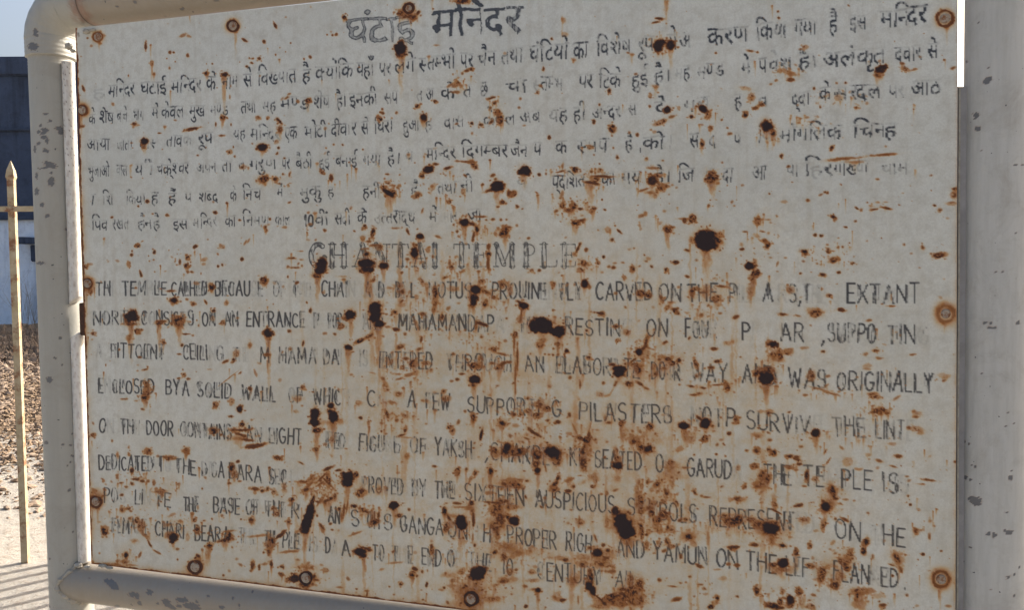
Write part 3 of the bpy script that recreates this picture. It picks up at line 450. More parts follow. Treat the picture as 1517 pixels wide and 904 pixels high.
T(370, 664, [(370,8,18,12,0,.75,60),(155,60,24,10,10,.85),(285,85,16,7,30,.75),(437,115,30,9,-22,.9),(495,125,18,6,-10,.85),(402,165,40,8,-45,.8),(440,180,14,40,-10,.75,20),(430,190,40,7,45,.8),(395,200,30,6,-35,.7),(325,185,44,10,-20,.65),(330,210,36,8,-40,.6),(300,190,24,8,0,.7),(310,235,30,14,-15,.7,60),(345,160,20,6,-30,.6),
 (550,160,33,30,10,1.15,0),(543,190,30,24,0,1.15,150),(592,150,16,14,-40,.85),(1035,102,12,6,10,.85,10),(1160,132,15,20,0,.85,60),(1210,118,8,8,0,.7),(1258,140,12,16,20,.7,20),(1235,170,10,18,20,.5),(1345,132,16,22,0,.95,100),(1225,190,6,22,20,.5),(1492,210,28,16,10,.9,60),(1440,200,40,22,0,.5,60),(1345,215,16,12,0,.7),
 (30,232,16,8,0,.8),(65,240,11,10,0,.8),(95,235,12,8,-30,.7),(130,250,14,14,0,.55),(190,225,20,24,0,.35),(230,290,20,14,-20,.75,40),(245,268,14,5,0,.6),(625,245,34,22,-15,.55),(610,262,18,12,0,.75),(635,235,20,6,-30,.6),(725,235,22,24,0,.35),(440,290,34,11,-28,.9,80),(475,270,12,22,0,.65),(420,310,12,14,0,.5,60),(385,305,30,5,-60,.7),(410,280,30,5,-60,.6),
 (350,300,10,30,15,1,0),(332,370,24,60,14,1.2,0),(315,430,26,40,16,1.2,0),(308,465,22,16,0,1,190),(810,320,28,24,0,1.1,110),(583,325,20,14,10,.95,0),(640,350,34,12,25,.8,20),(690,385,10,30,20,.8),(700,410,36,18,-15,.8,30),(720,380,8,24,20,.85),(545,320,5,44,8,.7),(525,350,6,50,6,.8,40),(512,380,8,34,0,.6,30),(498,342,12,12,0,.8),
 (838,378,14,11,0,.9),(1090,350,14,26,0,1,60),(1115,390,10,30,-30,.8,40),(1100,440,20,30,10,.65,40),(1180,405,34,32,0,1.15,200),(1190,430,30,24,0,1.1,0),(1165,310,26,6,5,.75),(1240,305,14,18,0,.95),(1190,330,50,5,0,.6),(1250,400,7,40,0,.9,30),(1243,350,14,26,0,.45),(1225,340,24,8,0,.5),(1360,305,50,6,5,.9),(1380,350,40,40,0,.6,60),(1400,400,36,50,0,.6,60),(1370,440,26,40,0,.55,60),
 (1475,410,26,22,10,1,30),(1445,390,22,12,40,.95),(1385,480,18,40,0,.5,40),(1340,250,22,8,0,.5),(1415,300,34,14,0,.75),(1460,330,40,14,0,.65),(1130,380,50,10,0,.4),(215,410,13,14,0,.85,60),(398,435,24,9,50,.8,10),(405,460,20,8,60,.5),(150,370,16,14,0,.65),(128,340,12,12,0,.65),(375,380,6,8,0,.8),(8,410,16,20,0,.5),(600,475,34,6,-20,.6),(625,580,34,20,0,1,30),(640,600,20,16,0,1,190),
 (645,560,30,9,20,.9),(600,585,14,8,0,.9),(160,495,34,9,-30,.95),(185,470,16,7,-35,.8),(120,520,20,24,0,.75,80),(115,545,26,16,0,.7,40),(215,580,60,6,-8,.55),(245,580,26,5,0,.6),(262,470,14,7,-20,.4),(1020,560,12,40,-5,.8,20),(1015,580,9,20,0,.5),(1258,540,9,14,0,.9),(1248,500,5,30,0,.6),(1370,580,18,16,0,.7),(1420,600,16,22,10,.65,20),(1465,610,20,10,0,.5),
 (12,662,9,20,0,.9),(53,665,6,10,0,.9),(120,650,8,20,0,.95,60),(80,650,16,8,0,.5),(180,665,14,10,20,.95),(178,708,11,10,0,.9,40),(80,585,7,6,0,.7),(250,730,26,22,0,.9,20),(215,735,14,12,0,.85),(370,738,20,9,10,.75),(320,665,50,12,0,.4),(310,770,18,14,0,.9),(425,685,16,12,0,.6),(400,655,14,6,0,.4),(655,815,5,20,10,.85),(655,800,12,6,0,.75),
 (925,675,14,9,10,.9),(908,705,17,20,10,.8,70),(935,715,6,6,0,.8),(845,760,13,12,-20,.8),(990,762,7,16,10,.95),(965,690,6,8,0,.7),(995,685,5,8,0,.5),(780,775,6,5,0,.7),(805,820,6,5,0,.6),(1275,695,44,38,0,1.05,90),(1300,690,22,24,0,1,30),(1245,720,30,20,0,.8,30),(1185,690,20,16,0,.5,20),(1110,710,34,12,0,.25),(1095,700,6,10,0,.7),(1135,740,20,12,0,.4),(1130,770,24,8,0,.35),
 (1425,735,30,12,0,.4),(1410,745,20,9,-10,.75),(1380,765,9,7,0,.7),(820,640,40,6,-5,.45),(735,680,14,6,-20,.4),(1350,845,40,16,0,.45),(1385,840,12,12,0,.5),(1085,780,8,6,0,.6),(1190,800,40,30,0,.3),(500,780,14,5,0,.6),(60,490,60,5,-5,.4),(1215,860,70,40,0,.25),(1480,730,20,10,0,.3)])
T(740, 664, [(95,25,40,22,0,.8,50),(30,20,24,26,0,.85,40),(285,25,44,26,10,1,40),(215,45,26,26,10,.8,40),(325,50,22,44,0,.7,40),(215,125,17,20,0,1,120),(255,100,6,34,-10,.7),(205,90,24,22,0,.7,40),(310,200,24,12,-40,.95,20),(325,170,12,20,20,.9),(303,225,20,24,0,.7,50),(383,240,14,8,0,.9,20),(385,180,30,8,-20,.55),(385,190,12,20,0,.4),(95,210,26,14,20,.95,40),(50,195,50,24,0,.45,40),
 (105,180,34,10,0,.5),(150,185,10,7,0,.8),(470,80,24,50,0,.6,40),(465,20,20,24,0,.7,20),(662,100,26,20,0,.95,70),(660,60,16,16,0,.8),(520,160,24,16,10,.35),(535,180,14,26,-10,.5),(518,215,12,10,0,.85),(450,155,14,5,0,.6),(600,255,12,20,0,.4),(570,258,9,6,0,.6),(410,215,9,20,0,.3),(830,10,34,16,25,.9),(790,8,20,12,0,.6),(660,170,14,14,0,.4),
 (770,240,14,60,0,.35,40),(825,190,8,14,0,.7),(795,215,10,20,0,.6),(780,190,8,14,0,.6),(875,205,18,14,-30,.9),(850,235,14,14,0,.5),(840,190,20,5,-15,.5),(935,250,14,20,10,.75),(925,240,8,16,0,.7),(965,200,12,26,0,.4),(905,178,6,6,0,.8),(960,165,8,6,0,.7),(790,290,13,28,-20,.95,30),(775,310,26,30,0,.4,40),(860,310,20,12,-10,.7),(840,335,26,20,0,.5,40),(990,310,12,20,-20,.7),(915,300,14,10,0,.7),
 (650,350,22,24,10,.9),(700,440,44,56,-25,1.2,60),(680,410,36,40,0,1.2,0),(725,470,34,30,0,1.15,120),(695,420,66,76,-20,.35,90),(715,520,40,26,0,.4,120),(600,410,10,20,0,.55),(450,415,20,18,0,.55,10),(445,400,4,22,0,.75),(795,480,14,44,0,.7,40),(820,485,8,8,0,.9),(790,440,10,20,0,.85),(870,440,14,20,0,.5),(890,460,20,20,0,.45,20),(940,440,10,30,10,.75),(960,450,20,24,0,.4),(880,400,26,20,0,.75,20),(920,370,40,26,0,.6,30),
 (850,365,20,20,0,.8),(790,350,20,24,0,.6,30),(935,520,14,20,-20,.75),(965,550,20,10,0,.8),(820,540,12,24,0,.7,20),(890,530,14,10,0,.5),(1058,498,26,18,0,.85,10),(1060,495,44,30,0,.3),(1085,535,18,14,0,.4),(1165,495,9,40,0,.4),(1305,555,36,8,0,.95,10),(1305,560,24,14,0,.8,20),(1425,542,20,9,0,.85,10),(545,585,26,20,0,1,30),(580,610,44,34,0,.4,40),(605,572,14,14,0,.75),(580,545,12,9,0,.75),(510,560,24,14,0,.6),(535,500,6,20,-20,.7),
 (350,620,34,12,15,.45),(375,628,12,8,0,.4),(280,612,26,8,0,.35),(30,610,20,14,10,.65),(50,550,60,24,0,.35,30),(100,580,60,24,0,.3,30),(170,570,14,20,0,.4),(460,610,30,16,0,.4),(575,650,60,20,10,.45),(620,690,24,9,0,.55),(470,650,26,20,0,.55),(510,720,16,44,-10,.95,60),(500,770,17,26,0,1.1,30),(520,800,20,28,-20,1.1,40),(550,835,44,5,42,.95),(585,870,12,8,20,.95),(545,850,60,12,42,.35,60),(620,835,50,18,-25,.9,40),(640,860,40,16,-10,.6,40),(690,830,40,34,0,.6,60),
 (740,800,40,34,0,.65,60),(780,770,24,40,0,.6,80),(730,740,22,40,0,.5,60),(690,790,30,12,0,.75),(750,860,50,24,0,.55,40),(680,870,60,18,0,.55,40),(560,885,50,12,0,.5),(790,850,20,30,0,.5,40),(95,680,12,12,0,.7),(60,690,22,20,0,.4),(30,740,30,16,0,.55),(180,690,20,14,0,.5,20),(185,740,34,12,0,.4),(215,795,20,17,-20,1,110),(190,790,26,8,0,.55),(148,885,9,9,0,.95),(150,772,14,8,0,.65),
 (320,835,26,24,10,.35,20),(310,835,14,5,40,.6),(355,850,20,9,-15,.85,20),(410,740,40,30,0,.35,30),(420,735,20,14,-20,.5),(440,845,5,20,0,.7),(340,775,5,5,0,.9),(895,740,10,8,20,.7),(1120,765,16,5,0,.7),(975,775,26,5,5,.75),(985,850,26,9,-15,.7,10),(990,840,22,6,-10,.6),(1060,720,8,6,0,.7),(1010,755,8,6,0,.6),(1040,752,6,6,0,.5),(1012,610,9,20,0,.85),(1115,660,20,9,25,.75),(1220,680,20,5,0,.4),(1325,655,16,9,0,.75),(1275,650,12,8,0,.7),
 (1435,795,17,20,0,.85,20),(1420,790,10,6,0,.7),(1215,835,12,16,-20,.85,20),(1205,865,26,12,10,.4),(1180,888,20,14,0,.85),(1245,730,20,10,0,.25),(1330,285,30,16,0,.6,10),(1325,285,50,12,0,.4),(1160,275,22,6,0,.65),(1127,268,8,6,0,.6),(1090,248,10,16,-20,.75),(1030,232,5,5,0,.6),(1368,215,12,12,0,.85,10),(1445,205,26,20,0,.5,20),(1440,215,14,7,0,.75),(1465,145,14,20,0,.9),(1420,100,16,14,0,.8),(1430,15,16,12,0,.6),(1380,15,10,7,0,.6),
 (1088,38,7,7,0,.8),(1210,35,6,6,0,.8),(1260,45,6,6,0,.6),(955,85,16,14,0,.85,20),(950,110,44,30,0,.3,20),(1040,110,22,7,0,.6),(1330,115,12,20,20,.5),(1290,410,50,26,0,.7,40),(1260,380,24,12,15,.7),(1330,400,30,24,0,.85,20),(1400,400,30,14,10,.6,20),(1460,430,34,20,20,.7,60),(1495,445,26,30,0,.9,60),(1040,400,14,12,10,.7),(960,150,60,30,0,.2),(1500,10,14,12,0,.6)])
T(1117, 664, [(110,30,18,12,20,.9),(200,50,14,10,0,.8),(240,65,24,9,20,.8),(250,90,18,9,0,.8),(200,110,28,10,10,.9,20),(235,125,12,6,0,.6),(15,20,12,9,0,.6),(5,100,14,14,0,.8),(45,150,18,14,0,.9,20),(75,175,18,30,0,.75,40),(25,210,22,12,0,.6,20),(55,190,40,44,0,.35,30),(398,22,4,14,40,.85),(415,75,4,20,35,.85),(525,80,26,22,0,.3),(640,40,16,10,0,.3),
 (700,72,26,9,15,.6),(805,47,22,9,12,.75),(780,105,24,5,15,.65),(600,120,14,8,-20,.4),(575,118,12,5,0,.4),(978,180,38,7,8,.75),(930,203,26,5,5,.5),(855,160,9,4,0,.7),(860,270,6,6,0,.85),(873,318,7,7,0,.95),(852,305,5,5,0,.6),(295,155,16,34,10,.75),(280,215,12,6,0,.75),(440,245,14,40,-15,1,20),(430,230,26,30,10,.5,30),(455,285,14,7,0,.9,10),(400,330,22,30,-20,1,40),(395,345,34,20,0,.55,60),(425,310,34,40,0,.35,40),
 (385,300,14,14,0,.6),(345,175,14,14,0,.6),(520,180,6,6,0,.8),(240,325,26,9,-15,.85),(115,315,14,20,-20,.6,20),(125,355,30,6,28,.9),(110,290,12,30,0,.35),(275,400,24,10,10,.7,10),(285,410,30,20,0,.3),(388,430,14,30,5,.75,10),(455,398,8,7,0,.9),(505,400,28,7,30,.7),(480,420,24,8,30,.35),(560,295,9,6,0,.6),(515,290,14,5,0,.5),(100,455,44,30,15,1.1,80),(70,440,60,34,10,.6,90),(110,420,30,16,0,.7),(20,430,34,30,0,.5,50),(100,500,20,40,0,.4,60),
 (160,548,24,11,10,.95,10),(315,550,10,14,0,.95),(315,522,6,6,0,.6),(235,585,14,20,0,.95,30),(10,545,20,8,0,.75),(160,650,32,30,0,1.1,60),(110,655,24,14,0,.85,20),(150,680,60,24,0,.35,60),(345,465,14,8,0,.3),(440,530,14,8,-50,.35),(625,525,18,20,-10,.85),(612,580,17,20,-20,.9),(620,550,10,16,0,.7),(665,610,8,12,0,.6),(800,620,17,34,-25,.85,0),(800,615,34,60,-20,.3),(820,680,9,18,-25,.65),(770,657,16,4,20,.85),
 (908,465,16,14,0,.65),(907,458,9,6,0,.85),(980,495,7,22,0,.6),(980,400,6,20,0,.25),(943,595,9,8,0,1),(1045,577,5,5,0,.9),(845,600,5,4,0,.7),(315,660,24,14,10,.8),(380,700,28,40,0,.65,40),(375,735,24,20,0,.5),(530,620,26,40,10,.55,40),(540,575,16,12,0,.6),(500,640,34,24,20,.55,30),(520,680,16,14,0,.9),(450,770,30,24,0,.65,10),(455,790,20,9,0,.6),(480,720,30,30,0,.35,30),(430,660,20,10,0,.3),
 (15,800,18,24,0,.85,20),(250,805,18,20,10,.9,20),(160,800,14,20,0,.45,40),(205,855,22,24,0,.95,30),(200,880,26,18,0,.7,20),(145,860,16,24,0,.85,20),(110,885,40,18,10,.9,20),(85,885,20,9,0,.8),(150,895,20,9,0,.9),(325,885,22,20,10,.55,20),(330,825,12,8,0,.6),(265,860,16,30,0,.35),(575,830,10,30,0,1,0),(575,800,14,16,0,.65),(600,805,60,22,0,.45,40),(590,860,30,40,0,.3,20),(650,800,16,16,0,.4),(720,880,20,9,0,.8),(720,895,14,10,0,.6),
 (580,880,40,20,0,.3),(852,825,9,9,0,.6),(700,830,30,12,0,.2),(910,885,10,6,0,.35),(1085,885,16,8,0,.5),(345,770,5,5,0,.9),(395,582,4,4,0,.7),(235,640,9,30,0,.25)])

# speckle clouds
for (zx, zy, ox, oy, rx, ry, n, dk, a) in [
    (880,230,740,664,120,100,70,.7,.45),(850,440,740,664,130,120,80,.7,.55),(740,820,740,664,130,90,90,.75,.8),(560,620,740,664,150,70,60,.6,.5),(1400,380,370,664,110,170,110,.7,.85),
    (110,590,740,664,160,70,60,.5,.45),(1300,420,740,664,140,60,60,.7,.6),(1000,450,740,664,160,120,50,.6,.3),(330,200,370,664,90,70,40,.7,.35),(420,200,370,664,80,80,50,.7,.4),
    (660,360,370,664,120,60,40,.65,.35),(1180,560,370,664,120,200,70,.55,.4),(1260,780,370,664,150,110,70,.6,.7),(300,720,370,664,110,70,40,.65,.6),(90,500,0,664,10,10,4,.5,.1),
    (880,400,370,440,130,130,70,.6,.45),(1250,300,370,440,160,140,60,.65,.35),(1000,150,370,440,220,120,60,.6,.35),(800,640,370,440,140,120,50,.55,.35),(1440,720,370,440,90,120,40,.65,.45),
    (220,640,740,440,150,110,90,.7,.55),(260,830,740,440,190,90,70,.8,.6),(480,840,740,440,70,90,30,.8,.6),(800,350,740,440,110,120,70,.7,.55),(930,370,740,440,90,80,50,.7,.4),
    (1150,80,740,440,120,60,40,.5,.45),(1200,480,740,440,140,90,30,.6,.25),(1080,760,740,440,120,80,40,.65,.4),(780,800,740,440,120,90,60,.65,.5),(130,340,1117,440,90,60,20,.6,.3),
    (400,330,740,220,120,90,60,.75,.5),(850,180,740,220,100,90,50,.7,.5),(560,160,740,220,110,60,40,.7,.4),(1200,800,740,220,120,90,50,.6,.4),(480,640,740,220,90,60,30,.6,.35),(330,130,740,220,80,40,24,.7,.35),
    (1250,450,370,220,140,90,60,.7,.35),(690,600,370,220,120,110,50,.7,.35),(1200,700,370,220,190,110,70,.6,.4),(1350,820,370,220,130,90,60,.65,.5),(930,600,370,220,60,110,25,.7,.25),(790,220,370,220,90,60,40,.7,.4),
    (900,820,370,220,160,80,50,.5,.3),(1080,250,370,220,160,120,40,.6,.15),(150,180,370,220,110,40,16,.6,.3),(890,220,740,0,120,110,30,.6,.25),(1150,640,740,0,110,80,24,.7,.25),(180,400,1117,0,110,60,24,.6,.25),
    (480,550,1117,0,180,60,30,.5,.3),(300,680,1117,0,120,40,24,.5,.3),(80,740,1117,0,70,80,24,.6,.5),(430,590,1117,220,140,80,40,.6,.15),(690,320,1117,220,90,30,10,.6,.2),(60,480,1117,220,110,140,30,.6,.25),
    (680,640,1117,440,130,60,30,.6,.2),(400,530,1117,440,160,40,24,.5,.3),(500,790,1117,440,320,60,40,.45,.15),(80,440,1117,440,90,110,40,.7,.6),(60,150,1117,664,90,110,40,.7,.6),(420,290,1117,664,90,110,40,.7,.5),
    (90,470,1117,664,150,90,60,.7,.7),(500,660,1117,664,100,110,50,.65,.6),(190,850,1117,664,160,80,60,.8,.5),(600,810,1117,664,120,60,30,.6,.4),(380,700,1117,664,60,70,30,.6,.5),
    (800,420,0,664,260,110,70,.55,.35),(760,170,0,664,160,60,30,.6,.35),(930,250,0,664,120,60,24,.5,.4),(1260,500,0,664,120,60,30,.7,.45),(1100,380,0,664,200,60,24,.5,.2),(700,620,0,664,70,60,14,.6,.5),
    (820,540,0,440,60,90,24,.7,.4),(1340,760,0,440,110,60,30,.7,.4),(1000,140,0,440,70,60,16,.7,.5),(1050,620,0,220,110,90,14,.7,.15),(1190,440,370,0,80,60,24,.7,.25),(1370,620,370,0,70,90,20,.7,.3)]:
    cluster(ox + zx / K, oy + zy / K, rx / K, ry / K, int(n * 1.1), dk * 0.85, 1.0, a * 0.6)
# scattered flecks everywhere, denser low in the middle
DENS = np.array([[.25, .22, .25, .25], [.35, .75, .9, .45], [.45, 1.0, 1.1, .6], [.9, 1.1, 1.4, .9]])
cnt = 0
while cnt < 2600:
    x = 115 + RNG.random() * 1300; y = -160 + RNG.random() * 1160
    i = min(3, max(0, int(y / 226))); j = min(3, int((x - 60) / 370))
    if RNG.random() > DENS[i, j] / 1.4: continue
    if N_B[int((y - Y0) * S), int((x - X0) * S)] < 0.42 + 0.1 * RNG.random(): continue
    s = 0.5 + RNG.random() ** 4 * 1.7
    splat(x, y, s * (0.9 + 0.9 * RNG.random()), s, RNG.normal(0, 0.5), 0.3 + 0.55 * RNG.random(), (8 + 16 * RNG.random()) if RNG.random() < 0.16 else 0, 0.7)
    cnt += 1
# broad run-off tints below the worst spots
for _ in range(130):
    x = 420 + RNG.random() * 750; y = 330 + RNG.random() * 500
    q = window(x - 8, y, x + 8, y + 150)
    w_, xx, yy = q
    t = np.clip((yy - y) / 140, 0, 1)
    v = (1 - sstep(0.2, 1.2, np.abs(xx - x + (N_A[w_] - 0.5) * 6) / (1.2 + 3 * RNG.random()))) * np.sin(np.pi * t) * 0.45 * RNG.random()
    stain[w_] = 1 - (1 - stain[w_]) * (1 - v)
for (x, y, rx, ry, a) in [(860, 720, 480, 300, .34), (640, 480, 330, 200, .14), (1000, 520, 300, 220, .08), (300, 860, 300, 180, .12)]:
    q = window(X0, Y0, X1, Y1); w_, xx, yy = q
    v = a * np.exp(-((xx - x) / rx) ** 2 - ((yy - y) / ry) ** 2) * (0.35 + 1.1 * N_B)
    stain[w_] = 1 - (1 - stain[w_]) * (1 - v)
BOLTS = [(145,54,7,.55),(345,38,8,.75),(606,12,7,.8),(1400,27,12,.6),(122,163,7,.6),(130,420,7,.7),(1401,465,12,.5),(142,744,8,.75),(289,841,9,.85),(453,857,9,.95),(698,888,10,.95),(1394,859,12,.55)]
for x, y, r, dk in BOLTS:
    rv = 0.8 + 0.45 * RNG.random()
    ringsplat(x, y, r * 0.98, r * 0.30 * rv, dk * .9 * (0.8 + .35 * RNG.random()), 0.8 + .5 * RNG.random())
    splat(x + RNG.normal(0, 2), y + r * 1.2, 2.0 + 1.5 * RNG.random(), 1.2, 0, dk * .7, 10 + 26 * RNG.random())
    for _ in range(3):
        t = RNG.random() * 6.28; splat(x + math.cos(t) * r * 1.2, y + math.sin(t) * r * 1.2, 1 + 2 * RNG.random(), 1 + 1.6 * RNG.random(), t, dk * .8, 0, .8)
for x, y, r in [(698,885,24),(450,852,20),(289,836,14),(606,22,14),(142,738,14)]:
    cluster(x, y, r, r * 0.9, int(r * 1.2), .85, 3.4, .9)
# rust creeping in from the sheet's edges
q = window(X0, Y0, X1, Y1); w_, xx, yy = q
xl = 112 + (yy - 45) * 0.0290; xr = 1419.5 - (yy + 122) * 0.0045
ed = np.minimum(xx - xl, xr - xx)
yb = 836 + (xx - 135) * 0.124
ed2 = np.minimum(ed, np.clip(yb - yy, -5, 999))
e = np.exp(-np.clip(ed2, 0, 99) / 5.0) * (0.25 + 1.3 * N_B[w_]) * sstep(-100, 400, yy + 0 * xx) * np.where(xr - xx < 60, 0.28, 0.75)
stain[w_] = 1 - (1 - stain[w_]) * (1 - np.clip(e, 0, .9))
core[w_] = np.maximum(core[w_], (1 - sstep(0.6, 2.8, ed2 - (N_A[w_] - .35) * 4)) * np.where(xr - xx < 60, .16, .62))

# ------------------------------------------------------------------ lettering
LINES = []
def wear_mask(w_, fade):
    n = 0.58 * N_V[w_] + 0.27 * N_F[w_] + 0.15 * N_B[w_]
    th = 0.24 + 0.48 * fade
    return sstep(th - 0.07, th + 0.05, n)
def put_ink(w_, cov, fade, line):
    # fade 0: solid, 1: nearly gone
    v = cov * wear_mask(w_, fade) * (1.0 - 0.22 * fade)
    ghost = cov * max(0.0, 0.40 - 0.30 * fade)
    v = np.maximum(v, ghost)
    sel = (v > ink[w_])
    ink[w_] = np.maximum(ink[w_], v)
    l = lid[w_]; l[sel & (v > 0.12)] = line; lid[w_] = l
def hscale(x): return 1 + (x - 112) * 0.43 / 1306
def baseline(pts, x):
    return float(np.interp(x, [p[0] for p in pts], [p[1] for p in pts])) if pts[0][0] <= x <= pts[-1][0] else (
        pts[0][1] + (x - pts[0][0]) * (pts[1][1] - pts[0][1]) / (pts[1][0] - pts[0][0]) if x < pts[0][0] else
        pts[-1][1] + (x - pts[-1][0]) * (pts[-1][1] - pts[-2][1]) / (pts[-1][0] - pts[-2][0]))

# --- Devanagari glyph bitmaps, taken once from the built-in font
GP = 110; GX0, GX1, GY0, GY1 = -0.7, 1.25, -0.42, 1.0
_fc = bpy.data.curves.new('glyph_source', 'FONT'); _fo = bpy.data.objects.new('glyph_source', _fc); COL.objects.link(_fo)
def _mesh(s):
    _fc.body = s; bpy.context.view_layer.update()
    dg = bpy.context.evaluated_depsgraph_get(); ev = _fo.evaluated_get(dg); me = ev.to_mesh()
    co = np.empty(len(me.vertices) * 3); me.vertices.foreach_get('co', co); co = co.reshape(-1, 3)[:, :2].copy()
    me.calc_loop_triangles(); tr = np.empty(len(me.loop_triangles) * 3, np.int32); me.loop_triangles.foreach_get('vertices', tr)
    ev.to_mesh_clear(); return co, tr.reshape(-1, 3)
_bx = _mesh('म')[0][:, 0].max()
GC = {}
def glyph(c, half=False):
    k = (c, half)
    if k in GC: return GC[k]
    co, tr = _mesh(c)
    adv = _mesh(c + 'म')[0][:, 0].max() - _bx
    h = int((GY1 - GY0) * GP); w = int((GX1 - GX0) * GP)
    bmp = np.zeros((h, w), np.float32)
    for a, b, d in tr:
        A, B, D = co[a], co[b], co[d]
        x0 = int((min(A[0], B[0], D[0]) - GX0) * GP) - 1; x1 = int((max(A[0], B[0], D[0]) - GX0) * GP) + 2
        y0 = int((min(A[1], B[1], D[1]) - GY0) * GP) - 1; y1 = int((max(A[1], B[1], D[1]) - GY0) * GP) + 2
        x0 = max(x0, 0); y0 = max(y0, 0); x1 = min(x1, w); y1 = min(y1, h)
        if x1 <= x0 or y1 <= y0: continue
        xs = (np.arange(x0, x1) + 0.5) / GP + GX0; ys = ((np.arange(y0, y1) + 0.5) / GP + GY0)[:, None]
        def ef(p, q): return (q[0] - p[0]) * (ys - p[1]) - (q[1] - p[1]) * (xs - p[0])
        e0, e1, e2 = ef(A, B), ef(B, D), ef(D, A)
        eps = 0.004 * 0.3
        ins = ((e0 >= -eps * .2) & (e1 >= -eps * .2) & (e2 >= -eps * .2)) | ((e0 <= eps * .2) & (e1 <= eps * .2) & (e2 <= eps * .2))
        bmp[y0:y1, x0:x1] = np.maximum(bmp[y0:y1, x0:x1], ins)
    if half:
        cut = adv - 0.155
        bmp[:, int((cut - GX0) * GP):] = 0
        adv = cut + 0.02
    # closing of cracks, light blur, inner mask for hollow letters
    def blur(b, r):
        p = np.pad(b, r); o = np.zeros_like(b)
        for i in range(2 * r + 1):
            o += p[i:i + b.shape[0], r:r + b.shape[1]]
        p = np.pad(o / (2 * r + 1), r); o = np.zeros_like(b)
        for i in range(2 * r + 1):
            o += p[r:r + b.shape[0], i:i + b.shape[1]]
        return o / (2 * r + 1)
    b1 = sstep(0.32, 0.6, blur(bmp, 1)); inner = sstep(0.93, 1.0, blur(b1, 2))
    GC[k] = (b1, inner, adv); return GC[k]
SUB = {'द्व': ('द', 'व')}
def tokens(s):
    """reading order -> drawing order: short i before its cluster, half forms, ra strokes"""
    out = []; i = 0; start = 0
    while i < len(s):
        c = s[i]
        if c == 'ि': out.insert(start, (c, False)); i += 1; continue
        if not (0x93A < ord(c) < 0x950 or c in 'ंँ'): 
            if not (i > 0 and s[i - 1] == '्'): start = len(out)
        if i + 1 < len(s) and s[i + 1] == '्':
            nx = s[i + 2] if i + 2 < len(s) else ''
            if c == 'र': i += 2; continue
            if nx == 'र': out += [(c, False), ('्', False)]; i += 3; continue
            if c == 'द': out += [(c, False), ('्', False)]; i += 2; continue
            out.append((c, True)); i += 2
        else: out.append((c, False)); i += 1
    return out
def deva(line, pts, H, pieces, hollow=None):
    for k, pc in enumerate(pieces):
        s, xa, xb, fade = pc[:4]
        toks = tokens(s)
        gl = [glyph(c, h) for c, h in toks]
        tot = sum(g[2] for g in gl)
        sx = (xb - xa) / tot; pen = 0.0
        for (c, hf), (b1, inner, adv) in zip(toks, gl):
            xo = xa + pen * sx; pen += adv
            xm = xo + adv * sx * 0.5
            if c == ' ': continue
            hh = H * hscale(xm) * (1 + RNG.normal(0, 0.03)); sy = hh / 0.622
            comb = adv < 0.03
            base = baseline(pts, xm); sl = (baseline(pts, xm + 10) - baseline(pts, xm - 10)) / 20
            jx, jy = (0, 0) if comb else (RNG.normal(0, 0.4), RNG.normal(0, 0.5))
            shear = RNG.normal(0.0, 0.05); rot = sl + RNG.normal(0, 0.03)
            q = window(xo + GX0 * sx - 2, base - GY1 * sy * 1.1 - 6, xo + GX1 * sx + 2, base - GY0 * sy * 1.1 + 6)
            if q is None: continue
            w_, xx, yy = q
            gy = (base + jy - yy + rot * (xx - xo)) / sy + 0 * xx
            gx = (xx - xo - jx) / sx - shear * gy + 0 * yy
            gx = gx + (N_A[w_] - 0.5) * 0.08 + (N_B[w_] - 0.5) * 0.05; gy = gy + (N_B[w_] - 0.5) * 0.09 + (N_A[w_] - 0.5) * 0.04
            u = (gx - GX0) * GP - 0.5; v = (gy - GY0) * GP - 0.5
            ui = np.clip(u.astype(int), 0, b1.shape[1] - 2); vi = np.clip(v.astype(int), 0, b1.shape[0] - 2)
            fu = np.clip(u - ui, 0, 1); fv = np.clip(v - vi, 0, 1)
            ok = (u > 0) & (v > 0) & (u < b1.shape[1] - 1) & (v < b1.shape[0] - 1)
            def smp(b): return ((b[vi, ui] * (1 - fu) + b[vi, ui + 1] * fu) * (1 - fv) + (b[vi + 1, ui] * (1 - fu) + b[vi + 1, ui + 1] * fu) * fv) * ok
            cov = smp(b1)
            f = min(1.0, max(0.0, fade + RNG.normal(0, 0.13)))
            if hollow is not None:
                hol = hollow[k]
                cov = cov * (1 - smp(inner) * hol * (0.55 + 0.6 * N_F[w_]))
                cov = np.clip(cov, 0, 1)
            else:
                # the head line has flaked away more than the rest
                hl = sstep(0.50, 0.535, gy) * (1 - sstep(0.64, 0.68, gy))
                cov = cov * (1 - hl * (0.75 + 0.25 * min(1, f * 1.6)) * sstep(0.26, 0.46, N_B[w_] + 0.10))
            put_ink(w_, cov, f, line)

